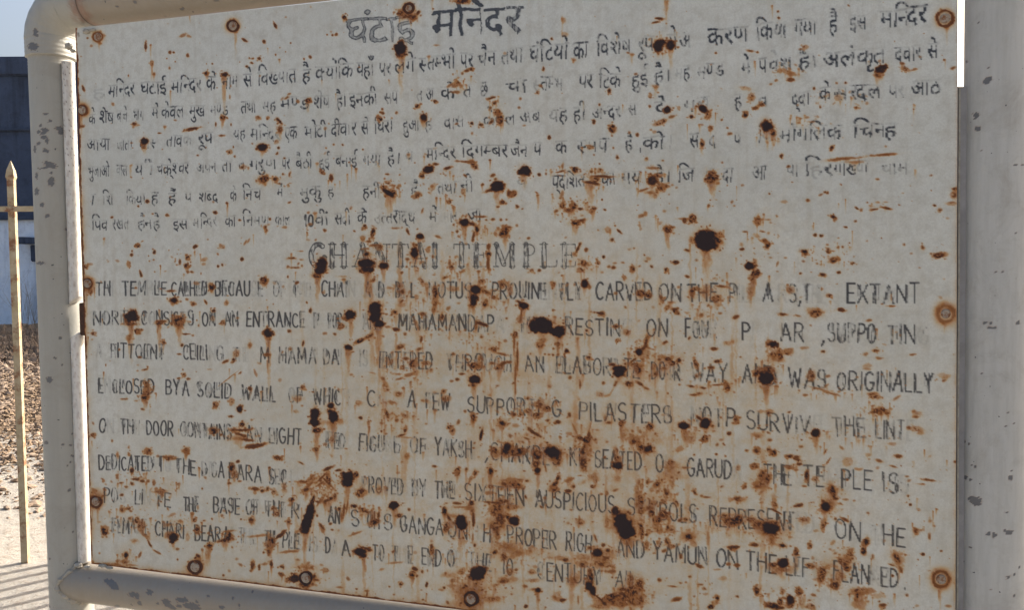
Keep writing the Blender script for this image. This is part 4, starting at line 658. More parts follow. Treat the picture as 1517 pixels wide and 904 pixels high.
# --- hand-lettered capitals: skeleton strokes in a unit box
def arc(cx, cy, rx, ry, a0, a1, n=9):
    return [(cx + rx * math.cos(math.radians(a0 + (a1 - a0) * i / n)), cy + ry * math.sin(math.radians(a0 + (a1 - a0) * i / n))) for i in range(n + 1)]
CAPS = {
 'A': (.52, [[(0, 0), (.26, 1), (.52, 0)], [(.1, .36), (.42, .36)]]),
 'B': (.44, [[(0, 0), (0, 1)], [(0, 1)] + arc(.2, .76, .2, .24, 90, -90) + [(0, .52)], [(0, .52)] + arc(.22, .26, .22, .26, 90, -90) + [(0, 0)]]),
 'C': (.46, [arc(.26, .5, .26, .5, 50, 310, 14)]),
 'D': (.48, [[(0, 0), (0, 1)], [(0, 1)] + arc(.12, .5, .36, .5, 90, -90, 12) + [(0, 0)]]),
 'E': (.38, [[(.38, 1), (0, 1), (0, 0), (.38, 0)], [(0, .52), (.3, .52)]]),
 'F': (.38, [[(.38, 1), (0, 1), (0, 0)], [(0, .52), (.3, .52)]]),
 'G': (.5, [arc(.26, .5, .26, .5, 50, 345, 14) + [(.5, .44), (.3, .44)]]),
 'H': (.46, [[(0, 0), (0, 1)], [(.46, 0), (.46, 1)], [(0, .52), (.46, .52)]]),
 'I': (.06, [[(.03, 0), (.03, 1)]]),
 'J': (.3, [[(.3, 1), (.3, .22)] + arc(.15, .22, .15, .22, 0, -170, 6)]),
 'K': (.44, [[(0, 0), (0, 1)], [(.44, 1), (0, .42)], [(.12, .55), (.44, 0)]]),
 'L': (.36, [[(0, 1), (0, 0), (.36, 0)]]),
 'M': (.58, [[(0, 0), (.04, 1), (.29, .25), (.54, 1), (.58, 0)]]),
 'N': (.48, [[(0, 0), (0, 1), (.48, 0), (.48, 1)]]),
 'O': (.5, [arc(.25, .5, .25, .5, 90, 450, 18)]),
 'P': (.42, [[(0, 0), (0, 1)], [(0, 1)] + arc(.2, .74, .22, .26, 90, -90) + [(0, .48)]]),
 'R': (.46, [[(0, 0), (0, 1)], [(0, 1)] + arc(.2, .75, .22, .25, 90, -90) + [(0, .5)], [(.16, .5), (.46, 0)]]),
 'S': (.42, [arc(.21, .75, .2, .25, 40, 250, 10) + arc(.21, .25, .21, .25, 80, -150, 10)]),
 'T': (.46, [[(0, 1), (.46, 1)], [(.23, 1), (.23, 0)]]),
 'U': (.46, [[(0, 1), (0, .28)] + arc(.23, .28, .23, .28, 180, 360, 8) + [(.46, 1)]]),
 'V': (.5, [[(0, 1), (.25, 0), (.5, 1)]]),
 'W': (.66, [[(0, 1), (.17, 0), (.33, .8), (.5, 0), (.66, 1)]]),
 'X': (.48, [[(0, 0), (.48, 1)], [(0, 1), (.48, 0)]]),
 'Y': (.48, [[(0, 1), (.24, .5), (.48, 1)], [(.24, .5), (.24, 0)]]),
 '1': (.12, [[(0, .82), (.1, 1), (.1, 0)]]),
 '0': (.38, [arc(.19, .5, .19, .5, 90, 450, 16)]),
 ',': (.08, [[(.06, .06), (.04, -.04), (-.02, -.2)]]),
 '.': (.06, [[(.03, 0), (.03, .03)]]),
 ' ': (.3, []),
}
def seg_d(xx, yy, a, b):
    vx_, vy_ = b[0] - a[0], b[1] - a[1]; L = vx_ * vx_ + vy_ * vy_ + 1e-9
    t = np.clip(((xx - a[0]) * vx_ + (yy - a[1]) * vy_) / L, 0, 1)
    return np.hypot(xx - a[0] - t * vx_, yy - a[1] - t * vy_)
def latin(line, pts, H, pieces, wt=1.0):
    for pc in pieces:
        s, xa, xb, fade = pc[:4]
        gap = 0.20
        tot = sum(CAPS[c.upper()][0] for c in s) + gap * (len(s) - 1)
        sx = (xb - xa) / max(tot, 0.05); pen = 0
        for c in s:
            wd, strokes = CAPS[c.upper()]
            x0 = xa + pen * sx; pen += wd + gap
            xm = x0 + wd * sx / 2; hh = H * hscale(xm) * (1 + RNG.normal(0, .035))
            b0 = baseline(pts, xm) + RNG.normal(0, .5); sl = (baseline(pts, xm + 12) - baseline(pts, xm - 12)) / 24
            sh = RNG.normal(0.0, .03)
            f = min(1.0, max(0.0, fade + RNG.normal(0, .17)))
            if c.islower(): f = 0.97
            tw = (1.12 + 0.62 * (hscale(xm) - 1) * 1.6) * wt
            q = window(x0 - 5, b0 - hh - 8, x0 + wd * sx + 6, b0 + 8 + (hh * .3 if c == ',' else 0))
            if q is None: continue
            w_, xx, yy = q
            xw = xx + (N_A[w_] - .5) * 1.4; yw = yy + (N_A[w_] - .5) * 1.0
            cov = np.zeros(xw.shape)
            for st in strokes:
                pp = [(x0 + (p[0] + sh * p[1]) * sx, b0 - p[1] * hh + sl * (x0 + p[0] * sx - xm)) for p in st]
                ww = tw * (0.85 + 0.3 * RNG.random())
                for a, b in zip(pp[:-1], pp[1:]):
                    horiz = abs(b[0] - a[0]) > abs(b[1] - a[1])
                    d = seg_d(xw, yw, a, b)
                    cc = 1 - sstep(ww - .45, ww + .45, d)
                    if horiz: cc = cc * (1 - min(.55, f * 1.4) * sstep(.3, .55, N_A[w_]))
                    cov = np.maximum(cov, cc)
            if f > .24 and c not in ',.':
                # the brush's vertical ghosts that show where the coats have flaked
                for _ in range(int(1 + 3 * f + 1.5 * RNG.random())):
                    gx_ = x0 + wd * sx * RNG.random() * 1.15; t0 = .6 * RNG.random(); t1 = min(1, t0 + .3 + .6 * RNG.random())
                    d = seg_d(xw, yw, (gx_, b0 - t0 * hh), (gx_ + RNG.normal(0, .6), b0 - t1 * hh))
                    cov = np.maximum(cov, (1 - sstep(.4, 1.3, d)) * (.45 + .4 * RNG.random()))
            put_ink(w_, cov, f, line)

# serif title letters, outlined
def serif_title(line, letters, b0, H):
    SER = {
     'G': [arc(.5, .5, .42, .5, 55, 330, 16) , 'T', [(.5 + .36, .42), (.86, .06)], 'S', [(.6, .42), (1, .42)]],
     'H': ['T', [(.2, 0), (.2, 1)], [(.8, 0), (.8, 1)], 'S', [(.2, .52), (.8, .52)], [(.02, 0), (.38, 0)], [(.02, 1), (.38, 1)], [(.62, 0), (.98, 0)], [(.62, 1), (.98, 1)]],
     'A': ['T', [(.5, 1), (.84, 0)], 'S', [(.5, 1), (.14, 0)], [(.26, .36), (.72, .36)], [(.0, 0), (.3, 0)], [(.66, 0), (1, 0)]],
     'N': ['T', [(.2, 1), (.8, 0)], 'S', [(.2, 0), (.2, 1)], [(.8, 0), (.8, 1)], [(.0, 1), (.3, 1)], [(.02, 0), (.38, 0)], [(.62, 1), (1, 1)]],
     'T': ['T', [(.5, 0), (.5, 1)], 'S', [(.02, 1), (.98, 1)], [(.02, 1), (.0, .82)], [(.98, 1), (1, .82)], [(.3, 0), (.7, 0)]],
     'I': ['T', [(.5, 0), (.5, 1)], 'S', [(.1, 0), (.9, 0)], [(.1, 1), (.9, 1)]],
     'E': ['T', [(.28, 0), (.28, 1)], 'S', [(.05, 1), (.95, 1)], [(.95, 1), (.95, .8)], [(.05, 0), (.95, 0)], [(.95, 0), (.98, .2)], [(.28, .52), (.75, .52)], [(.75, .62), (.75, .42)]],
     'M': ['T', [(.88, 0), (.86, 1)], [(.14, 1), (.48, .1)], 'S', [(.1, 0), (.14, 1)], [(.48, .1), (.86, 1)], [(.0, 0), (.24, 0)], [(.74, 0), (1, 0)], [(.0, 1), (.16, 1)], [(.84, 1), (1, 1)]],
     'P': ['T', [(.28, 0), (.28, 1)], 'S', [(.05, 1), (.5, 1)], arc(.5, .75, .42, .25, 90, -90), [(.5, .5), (.28, .5)], [(.05, 0), (.55, 0)]],
     'L': ['T', [(.28, 0), (.28, 1)], 'S', [(.05, 1), (.5, 1)], [(.05, 0), (.95, 0)], [(.95, 0), (.97, .28)]],
    }
    for c, xa, xb, fade in letters:
        q = window(xa - 8, b0 - H - 8, xb + 8, b0 + 8); w_, xx, yy = q
        xw = xx + (N_A[w_] - .5) * 1.2; yw = yy + (N_F[w_] - .5) * .8
        cov = np.zeros(xw.shape); thick = False
        items = SER[c]
        if c == 'G': thick = False
        for k, it in enumerate(items):
            if it == 'T': thick = True; continue
            if it == 'S': thick = False; continue
            pp = [(xa + p[0] * (xb - xa), b0 - p[1] * H) for p in it]
            tk = thick or (c == 'G' and k == 0)
            d = np.full(xw.shape, 99.0)
            for a, b in zip(pp[:-1], pp[1:]): d = np.minimum(d, seg_d(xw, yw, a, b))
            if tk:
                R = 3.0
                o = 1 - sstep(.55, 1.1, np.abs(d - R))
                fill = (1 - sstep(R - .5, R + .5, d)) * sstep(.42, .62, .5 * N_V[w_] + .5 * N_A[w_]) * 0.75
                cov = np.maximum(cov, np.maximum(o, fill))
            else:
                cov = np.maximum(cov, 1 - sstep(.5, 1.2, d))
        put_ink(w_, cov, fade, line)

# ---- line 1.. : Hindi title
deva(1, [(513, 67), (617, 60)], 33, [('घंटाई', 514, 617, .20)], [.8])
deva(1, [(638, 58), (772, 48)], 33, [('मन्दिर', 640, 772, .02)], [.25])
L1 = [(135,146),(180,143),(276,136),(410,125),(495,117),(600,109),(740,96),(860,86),(1010,72),(1080,65),(1190,53),(1338,38)]
deva(2, L1, 18.5, [('ह',137,156,.9),('मन्दिर',159,199,.3),('घटाई',207,247,.25),('मन्दिर',253,299,.25),('के',305,320,.1),('नाम',329,353,.4),('से',361,374,.25),
 ('विख्यात',381,439,.45),('है',447,460,.05),('क्योंकि',468,523,.35),('यहाँ',527,554,.3),('पर',561,580,.45),('लगे',585,615,.4),('स्तम्भों',621,675,.35),('पर',683,702,.2),
 ('चैन',708,736,.35),('तथा',743,774,.45),('घंटियों',784,842,.2),('का',850,871,.1),('विशेष',883,936,.45),('रूप',944,970,.5),('से',987,1003,.3),('अ',1006,1024,.4),('करण',1049,1109,.3),
 ('किया',1120,1166,.35),('गया',1177,1210,.55),('है',1227,1241,.15),('इस',1258,1283,.4),('मन्दिर',1304,1372,.3)])
L2 = [(131,184),(180,181),(225,176),(325,171),(368,168.5),(437,162),(540,156),(620,151),(690,146),(765,138),(868,131),(945,127),(1010,118),(1050,115),(1130,109),(1190,102),(1266,97),(1345,91),(1390,86)]
deva(3, L2, 16.5, [('के',131,141,.15),('शेष',147,169,.15),('बचे',173,188,.4),('भाग',196,212,.45),('में',224,234,.2),('केवल',238,272,.35),('मुख',280,304,.3),('मण्ड',311,338,.45),
 ('तथा',356,380,.5),('मह',389,408,.6),('मण्ड',416,458,.55),('शेष',464,489,.5),('है।',497,514,.3),('इनकी',517,560,.35),('सप',569,590,.45),('त',616,626,.6),('अ',631,643,.4),('के',654,675,.45),
 ('त',688,700,.3),('छ',711,723,.55),('चा',749,781,.5),('स्तम्भ',790,834,.6),('पर',857,879,.3),('टिके',887,920,.4),('हुई',935,960,.5),('है।',968,994,.35),('मह',999,1021,.55),
 ('मण्ड',1033,1072,.3),('में',1098,1112,.3),('प',1124,1136,.25),('वेश',1138,1173,.6),('है।',1182,1212,.45),('अलंकृत',1219,1313,.3),('द्वार',1325,1366,.45),('से',1373,1390,.25)])
L3 = [(129,223),(200,221),(265,216),(304,214),(353,208),(430,207),(468,204),(508,201),(567,196),(610,194),(673,190),(740,186),(786,183),(858,179),(898,176),(978,169),(1030,165),(1095,160),(1186,157),(1222,151),(1270,149),(1330,145),(1372,141)]
deva(4, L3, 16.0, [('अाया',129,162,.3),('जाता',172,195,.45),('वास्',206,232,.6),('तावक',246,284,.5),('रूप',293,316,.35),('यह',345,363,.45),('मन्दिर',370,416,.5),('एक',421,440,.55),
 ('मोटी',452,484,.35),('दीवार',489,527,.3),('से',535,546,.4),('घिरा',554,582,.35),('हुआ',596,621,.3),('है',628,640,.65),('वास',658,688,.55),('केवल',715,763,.55),('अब',772,801,.4),('यह',812,841,.55),
 ('ही',850,867,.35),('अन्दर',877,920,.4),('स',931,944,.5),('दे',971,987,.3),('गरा',1011,1053,.6),('ह',1088,1099,.45),('व',1122,1138,.4),('द्वा',1173,1199,.4),('के',1214,1231,.1),
 ('सरदल',1236,1305,.45),('पर',1317,1340,.55),('आठ',1350,1394,.35)])
L4 = [(130,262),(212,260),(256,258),(307,256),(337,254),(400,251),(450,250),(512,247),(583,243),(650,236),(720,231),(760,233),(830,228),(880,225),(930,223),(970,221),(1030,219),(1095,215),(1137,211),(1200,208),(1327,203)]
deva(5, L4, 15.5, [('भुजाओ',130,162,.4),('वाल',172,189,.5),('य',200,212,.45),('ी',220,228,.6),('चक्रेश्वर',232,280,.3),('अपन',291,322,.4),('ता',330,344,.3),('व',354,364,.5),('गरुण',370,410,.45),('पर',418,430,.35),
 ('बैठी',438,463,.45),('हुई',472,489,.5),('बनाई',496,529,.35),('गया',538,564,.4),('है।',574,593,.35),('य',600,612,.5),('मन्दिर',631,675,.35),('दिगम्बर',683,752,.25),('जैन',757,782,.35),('प',790,802,.4),
 ('क',823,841,.5),('स्मप',855,900,.45),('है',926,938,.4),(',',946,949,.2),('को',952,984,.4),('।',991,995,.3),('स',1021,1035,.3),('द',1050,1061,.3),('प',1088,1098,.4),('कि',1122,1149,.5),('मांगलिक',1154,1247,.35),('चिन्ह',1263,1327,.35)])
L5 = [(135,304),(200,303),(256,301),(310,299),(345,298),(375,296),(415,294),(460,293),(550,293),(614,292),(661,287),(690,285),(776,279),(842,279),(900,275),(936,272),(980,271),(1015,269),(1077,269),(1123,267),(1172,261),(1260,260),(1343,258)]
deva(6, L5, 15.5, [('ा',134,140,.4),('शि',153,168,.5),('किया',186,216,.5),('ह',224,235,.5),('हैं',250,262,.3),('प',275,286,.5),('शब्द',295,324,.3),('के',341,351,.3),('निच',361,388,.4),('में',411,420,.5),('मुकु',444,476,.5),('ह',486,495,.4),
 ('हनी',537,563,.35),('है',608,619,.5),('तथा',647,675,.35),('नी',682,701,.4),('य',765,780,.5),('प्रदर्शित',817,867,.25),('का',891,912,.35),('गय',922,950,.45),('है।',970,994,.15),('जि',1003,1028,.3),
 ('क',1044,1058,.3),('दा',1069,1085,.35),('अा',1113,1136,.25),('चा',1162,1183,.55),('हिर',1191,1234,.5),('गाख्या',1236,1286,.45),('चाम',1303,1346,.5)])
L6 = [(135,341),(180,340),(222,339),(268,340),(305,337),(342,336),(380,335),(420,334),(470,335),(508,333),(583,331),(640,330),(712,328)]
deva(7, L6, 15.5, [('पिव',135,160,.45),('रखत',167,191,.5),('हैनहै',204,239,.5),('इस',257,279,.3),('मन्दिर',287,322,.45),('का',333,350,.3),('निर्मण',360,400,.5),('काल',408,430,.5),('वीं',466,487,.45),
 ('सदी',495,519,.5),('के',528,542,.3),('उत्तराद्ध',553,614,.45),('में',635,647,.45),('मान',657,677,.55),('जा',691,714,.45)])
latin(7, L6, 15.5, [('10',452,464,.3)])
serif_title(8, [('G',459,484,.15),('H',486,515,.2),('A',521,550,.35),('N',551,577,.45),('T',580,604,.4),('A',609,632,.35),('I',638,648,.3),('T',671,694,.25),('E',698,721,.45),('M',730,762,.3),('P',773,793,.35),('L',798,825,.3),('E',829,853,.4)], 395, 33)
latin(9, [(140,437),(390,438),(420,439),(620,441),(790,443),(960,445),(1140,447),(1361,449)], 19.5, [('THi',143,168,.35),('TEMpLE',183,248,.25),('CALHED',256,307,.35),('BECAUsE',320,390,.3),('Of',406,423,.5),('The',435,460,.4),('CHAIn',477,525,.4),('AnD',540,568,.65),
 ('BElL',586,613,.5),('NOTUS',635,696,.35),('PROUINEnTLY',728,862,.2),('CARVED',883,966,.12),('ON',976,1008,.15),('THE',1019,1062,.3),('P',1081,1091,.25),('ill',1095,1116,.7),('A',1131,1144,.2),('rS,',1154,1186,.4),('The',1191,1223,.3),('EXTANT',1255,1361,.3)])
latin(10, [(139,481),(230,481),(410,484),(560,488),(667,490),(885,497),(1040,500),(1175,506),(1375,510)], 19.5, [('NORTH',139,203,.4),('CONSISTS',211,287,.4),('ON',301,319,.4),('AN',334,353,.4),('ENTRANCE',366,452,.3),('P',466,473,.4),('PORc',487,513,.45),('AND',538,567,.6),
 ('MAHAMANDAPa',590,745,.25),('HE',772,790,.5),('RESTINg',837,935,.15),('ON',959,988,.1),('FOUr',1016,1061,.4),('Pi',1100,1116,.3),('AR',1157,1190,.35),(',',1218,1221,.0),('SUPPO',1227,1297,.35),('TINg',1315,1375,.35)])
latin(11, [(145,529),(200,530),(300,533),(390,537),(490,539.5),(570,545),(680,549),(790,551.5),(850,554),(940,559.5),(980,562),(1040,565),(1110,567),(1190,575),(1370,582)], 19.8, [('a',143,150,.6),('FITTOENT',165,244,.45),('CEILInG',272,330,.3),('The',345,369,.4),('M',386,398,.5),('HAMA',414,468,.45),
 ('DAi',480,506,.35),('IS',533,544,.5),('ENTERED',562,639,.35),('THROUGH',661,756,.35),('AN',778,805,.3),('ELABORATE',824,947,.3),('DOOR',966,1007,.35),('WAY',1025,1077,.25),('AND',1100,1149,.2),('WAS',1169,1223,.3),('ORIGINALLY',1240,1382,.25)])
latin(12, [(146,582),(250,584),(300,588),(380,594),(440,597),(510,600.6),(600,603),(650,607),(730,614),(820,618),(880,623),(970,627),(1030,629),(1130,636),(1160,641),(1260,647),(1330,651)], 19.8, [('EnCLOSED',146,228,.25),('BY',247,266,.4),('A',271,280,.45),('SOLID',293,342,.3),('WALL',358,407,.4),
 ('OF',428,447,.4),('WHICh',465,516,.4),('Cn',545,572,.4),('A',604,615,.3),('FEW',631,665,.35),('SUPPORTInG',692,830,.2),('PILASTERS',858,995,.15),('NOT',1024,1070,.35),('P',1077,1088,.3),('SURVIVe',1107,1215,.25),('THE',1234,1282,.3),('LINTe',1297,1352,.4)])
latin(13, [(147,640),(230,645),(290,648),(370,654),(420,658),(500,664),(560,669),(620,672),(680,677),(750,684),(800,688),(860,691),(950,697),(1030,706),(1070,709),(1160,718),(1210,721),(1280,726),(1345,732)], 20.3, [('On',147,168,.35),('THe',179,206,.35),('DOOR',218,256,.3),('CONTAINS',268,342,.35),('AN',365,386,.35),
 ('EIGHT',399,446,.25),('IPED',483,511,.45),('FIGUrE',533,592,.3),('OF',609,631,.3),('YAKSHi',645,703,.25),(',',720,723,.0),('CHAKRES',728,828,.2),('KE',845,867,.3),('SEATED',882,950,.3),('On',972,997,.3),('GARUDa',1019,1097,.1),('THE',1131,1171,.05),('TEmPLE',1191,1291,.15),('IS',1309,1330,.5),('s',1334,1345,.5)])
latin(14, [(147,696),(220,698),(260,701),(300,706),(360,712),(410,718),(540,730),(590,733),(630,735),(660,738),(700,741),(740,747),(810,752),(880,758),(940,764),(980,771),(1025,775),(1070,781),(1175,786),(1255,801),(1335,811)], 20.3, [('DEDICATED',147,226,.25),('To',235,252,.35),('THE',260,289,.35),('DiGA',299,331,.35),
 ('BARA',339,386,.4),('SECt',398,434,.45),('PROVED',537,598,.4),('BY',612,631,.3),('THE',645,673,.35),('SIXTEEN',690,776,.3),('AUSPICIOUS',794,910,.15),('SYMBOLS',931,1031,.15),('REPRESENTed',1052,1205,.15),('ON',1238,1274,.05),('tHE',1290,1340,.15)])
latin(15, [(154,744),(210,748),(240,751),(285,758),(390,764),(490,774),(540,782),(575,785),(610,789),(650,793),(675,797),(720,802),(765,806),(810,812.6),(860,818),(930,826),(980,831),(1030,836.5),(1080,842),(1140,849),(1170,853),(1250,863),(1310,870)], 20.3, [('POs',154,185,.35),('LIn',200,222,.35),('TE',230,252,.45),('THE',272,293,.4),
 ('BASE',316,354,.25),('OF',364,381,.4),('THE',393,423,.4),('R',432,442,.5),('AN',487,503,.35),('S',521,532,.35),('OH',545,562,.3),('S',570,581,.35),('GANGA',594,657,.3),('ON',665,692,.25),('tHe',704,738,.3),('PROPER',753,824,.3),('RIGHt',839,887,.25),('AND',914,954,.15),('YAMUN',968,1047,.1),('ON',1062,1093,.1),
 ('THE',1106,1149,.05),('LEFt',1165,1212,.15),('FLANkED',1235,1330,.2),('.',1339,1342,.0)])
latin(16, [(166,789),(245,795),(300,802),(360,805),(430,812.6),(490,821),(520,825),(560,831),(605,834),(640,838),(712,843),(752,851),(800,859),(925,871)], 20.3, [('FEMAlE',166,216,.3),('CHARI',230,272,.3),('BEAR',289,326,.25),('At',332,345,.4),('The',354,379,.35),('TH',391,406,.35),('PLE',419,442,.35),('IS',458,470,.6),('Da',483,499,.4),('A',507,519,.35),
 ('TO',553,569,.2),('ThE',582,612,.35),('END',626,654,.25),('Of',665,684,.4),('THE',696,728,.4),('10',745,759,.2),('CENTURY',797,889,.3),('AD',912,938,.15)])
bpy.data.objects.remove(_fo); bpy.data.curves.remove(_fc)
ink = 1 - (1 - np.clip(ink, 0, 1)) ** 1.9
ink *= (1 - 0.75 * sstep(0.45, 0.8, core))

# ------------------------------------------------------------------ the board
TL, TR, BR, BL = [np.array(P(*c)) for c in ((112, 41), (1419.5, -97.5), (1415, 995), (135.5, 836))]
board = bpy.data.objects.new('information_board', None); COL.objects.link(board)
tag(board, 'large off white rusting metal notice board framed by cream pipes, lettered in Hindi and English', 'sign')
NX, NY = 1150, 930
u = np.linspace(0, 1, NX); v = np.linspace(0, 1, NY)
# even screen spacing along the sheet: perspective weight
kx = 0.43
u = u / (1 + kx - kx * u) * 1.0
uu, vv = np.meshgrid(u, v)
pts3 = (TL * ((1 - uu) * (1 - vv))[..., None] + TR * (uu * (1 - vv))[..., None] + BR * (uu * vv)[..., None] + BL * ((1 - uu) * vv)[..., None]).reshape(-1, 3)
px, py = project(pts3)
def sample(fld, px, py):
    a = np.clip((px - X0) * S, 0, RW - 2.001); b = np.clip((py - Y0) * S, 0, RH - 2.001)
    ai = a.astype(int); bi = b.astype(int); fa = a - ai; fb = b - bi
    return (fld[bi, ai] * (1 - fa) + fld[bi, ai + 1] * fa) * (1 - fb) + (fld[bi + 1, ai] * (1 - fa) + fld[bi + 1, ai + 1] * fa) * fb
c_ = sample(core, px, py); s_ = sample(stain, px, py); k_ = sample(ink, px, py)
na = sample(N_F.astype(np.float32), px, py)
# sheet: gentle buckling, rust blisters stand slightly proud
X_ = pts3[:, 0]; Z_ = pts3[:, 2]
buck = 0.0024 * np.sin(X_ * 5.1 + 0.7) * np.sin(Z_ * 6.3 + 1.1) + 0.0008 * np.sin(X_ * 13 + Z_ * 7) + 0.0004 * np.sin(Z_ * 31 + X_ * 3)
edgew = (np.clip(np.minimum(uu, 1 - uu) * 9, 0, 1) * np.clip(np.minimum(vv, 1 - vv) * 9, 0, 1)).reshape(-1)
pts3[:, 1] += buck * edgew - 0.0007 * np.clip(c_, 0, 1) * (0.3 + 0.9 * na)
ii = np.arange(NX * NY).reshape(NY, NX)
quads = np.stack([ii[:-1, :-1], ii[1:, :-1], ii[1:, 1:], ii[:-1, 1:]], -1).reshape(-1, 4)
qx = px[quads].mean(1); qy = py[quads].mean(1)
qi = k_[quads].mean(1)
ql = lid[np.clip(((qy - Y0) * S).astype(int), 0, RH - 1), np.clip(((qx - X0) * S).astype(int), 0, RW - 1)].astype(int)
ql = np.where(qi > 0.13, ql, 0)
marks = np.stack([np.clip(c_, 0, 1), np.clip(s_, 0, 1), np.clip(k_, 0, 1), np.ones_like(c_)], -1).astype(np.float32)
def grid_obj(name, fsel, parent):
    q = quads[fsel]
    used, inv = np.unique(q, return_inverse=True); inv = inv.reshape(-1, 4)
    me = bpy.data.meshes.new(name)
    me.vertices.add(len(used)); me.vertices.foreach_set('co', pts3[used].astype(np.float32).ravel())
    me.loops.add(len(inv) * 4); me.loops.foreach_set('vertex_index', inv.astype(np.int32).ravel())
    me.polygons.add(len(inv)); me.polygons.foreach_set('loop_start', np.arange(0, len(inv) * 4, 4, dtype=np.int32))
    me.polygons.foreach_set('loop_total', np.full(len(inv), 4, np.int32))
    me.polygons.foreach_set('use_smooth', np.ones(len(inv), bool))
    a = me.attributes.new('marks', 'FLOAT_COLOR', 'POINT'); a.data.foreach_set('color', marks[used].ravel())
    me.materials.append(M_PANEL); me.update(); me.validate()
    return link(bpy.data.objects.new(name, me), parent)
grid_obj('panel', ql == 0, board)
LN = ['large dark blue Hindi title', 'first line of Hindi text', 'second line of Hindi text', 'third line of Hindi text', 'fourth line of Hindi text', 'fifth line of Hindi text',
      'sixth and shortest line of Hindi text', 'outlined English title in serif capitals', 'first line of English capitals', 'second line of English capitals', 'third line of English capitals',
      'fourth line of English capitals', 'fifth line of English capitals', 'sixth line of English capitals', 'seventh line of English capitals', 'last line of English capitals']
for k in range(1, 17):
    if (ql == k).any():
        o = grid_obj('lettering', ql == k, board); o['label'] = LN[k - 1]; o['kind'] = 'stuff'
# backing sheet
bt = 0.0022
cs = [TL, TR, BR, BL]; ctr = sum(cs) / 4
vs = []
for d in (0.0048, 0.0048 + bt):
    for c in cs:
        p = ctr + (c - ctr) * 0.9992; vs.append((p[0], d, p[2]))
mesh_obj('backing_sheet', vs, [(0, 1, 2, 3), (7, 6, 5, 4), (0, 4, 5, 1), (1, 5, 6, 2), (2, 6, 7, 3), (3, 7, 4, 0)], M_RUSTY, board, False)
# bolts
for x, y, r, dk in BOLTS:
    c = P(x, y); e = P(x + r * 0.92, y)
    R = (e - c).length * (0.68 + .14 * random.random()); tx, tz = random.gauss(0, .05), random.gauss(0, .05)
    vs = []; fs = []
    prof = [(1.0, 0.0012), (0.96, -0.0008), (0.80, -0.0019), (0.62, -0.0015), (0.45, -0.0012), (0.2, -0.0013)]
    n = 28; ph = random.random() * 6
    for pr, dy in prof:
        for k in range(n):
            a = 2 * math.pi * k / n; wob = 1 + 0.035 * math.sin(2 * a + ph) + 0.02 * math.sin(5 * a + ph * 2)
            vs.append((c.x + math.cos(a) * R * pr * wob, c.y + dy * (0.8 + 6 * abs(tx)) - 0.0006 + (math.cos(a) * tx + math.sin(a) * tz) * R * pr, c.z + math.sin(a) * R * pr * wob))
    vs.append((c.x, c.y - 0.0020, c.z))
    for i in range(len(prof) - 1):
        for k in range(n):
            fs.append((i * n + k, (i + 1) * n + k, (i + 1) * n + (k + 1) % n, i * n + (k + 1) % n))
    L = (len(prof) - 1) * n
    for k in range(n): fs.append((L + k, len(vs) - 1, L + (k + 1) % n))
    mesh_obj('bolt_head', vs, fs, M_BOLT, board)

# ------------------------------------------------------------------ pipes
CHIPS = []      # (px, py, rx, ry, ang, channel)
def C(ox, oy, L, ch=0):
    for s in L: CHIPS.append((ox + s[0] / K, oy + s[1] / K, s[2] / K, s[3] / K, math.radians(s[4]) if len(s) > 4 else 0, ch))
C(0, 0, [(198,180,12,22),(208,195,8,8),(185,258,28,20),(180,245,14,10),(250,725,24,10,10),(245,740,22,10,-20),(215,735,10,9),(330,715,22,10),(340,735,16,16),(245,765,20,10),(262,785,10,16),(215,800,12,9),(258,838,18,8,30),
 (195,830,7,20),(280,672,9,7),(255,635,14,4),(225,700,6,10),(655,35,12,7),(1015,48,10,10),(755,8,9,12),(1210,3,12,5)])
C(0, 220, [(255,12,16,10),(280,90,36,16,20),(255,105,40,5,-15),(285,185,18,26,10),(285,135,9,6),(265,375,14,10,-10),(225,640,22,9),(205,240,12,20),(235,315,12,12),(212,110,5,5),(370,450,10,7),(205,150,8,20)])
C(0, 440, [(275,462,18,16),(335,230,9,9),(305,342,10,6),(258,815,12,10),(350,825,8,7),(392,828,7,6),(415,645,8,6),(348,380,5,4),(405,595,5,5),(403,888,8,5),(452,238,5,14),(405,765,5,4)])
C(0, 664, [(402,42,8,5),(385,238,8,11,20),(422,200,7,10),(375,100,5,5),(395,80,5,5),(408,470,5,5),(250,575,8,22),(278,620,5,6),(265,885,14,16),(620,755,38,20,20),(640,780,24,12,10),(600,745,20,10),(745,822,30,14,10),(765,830,12,18),(780,868,12,12),
 (655,885,16,8),(835,808,18,14),(930,865,24,20,30),(960,890,24,10,20),(1015,850,34,14),(1070,885,50,18,10),(1000,885,14,10),(1300,840,9,6),(1160,830,9,7),(500,725,6,5),(1410,805,7,6),(1100,860,10,7),(1335,880,9,6),(880,870,7,7),(1240,890,18,8)])
C(1117, 0, [(1300,448,30,20,-25),(1315,440,18,14),(1240,640,22,16),(1247,716,20,17),(1187,345,7,8),(1308,380,6,5),(1250,125,4,4),(1235,660,10,8)])
C(1117, 220, [(1457,92,14,9),(1497,88,10,6),(1462,470,8,5),(1352,690,5,12,-30),(1390,690,6,12,-30),(1265,12,9,4)])
C(1117, 440, [(1288,145,13,8),(1322,148,11,8),(1325,172,38,8,3),(1473,145,14,12),(1270,430,8,6),(1425,595,7,6),(1422,645,6,6),(1452,706,10,5,30),(1400,720,8,5),(1160,450,6,6),(1172,808,10,14),(1200,822,10,10),(1190,458,5,4)])
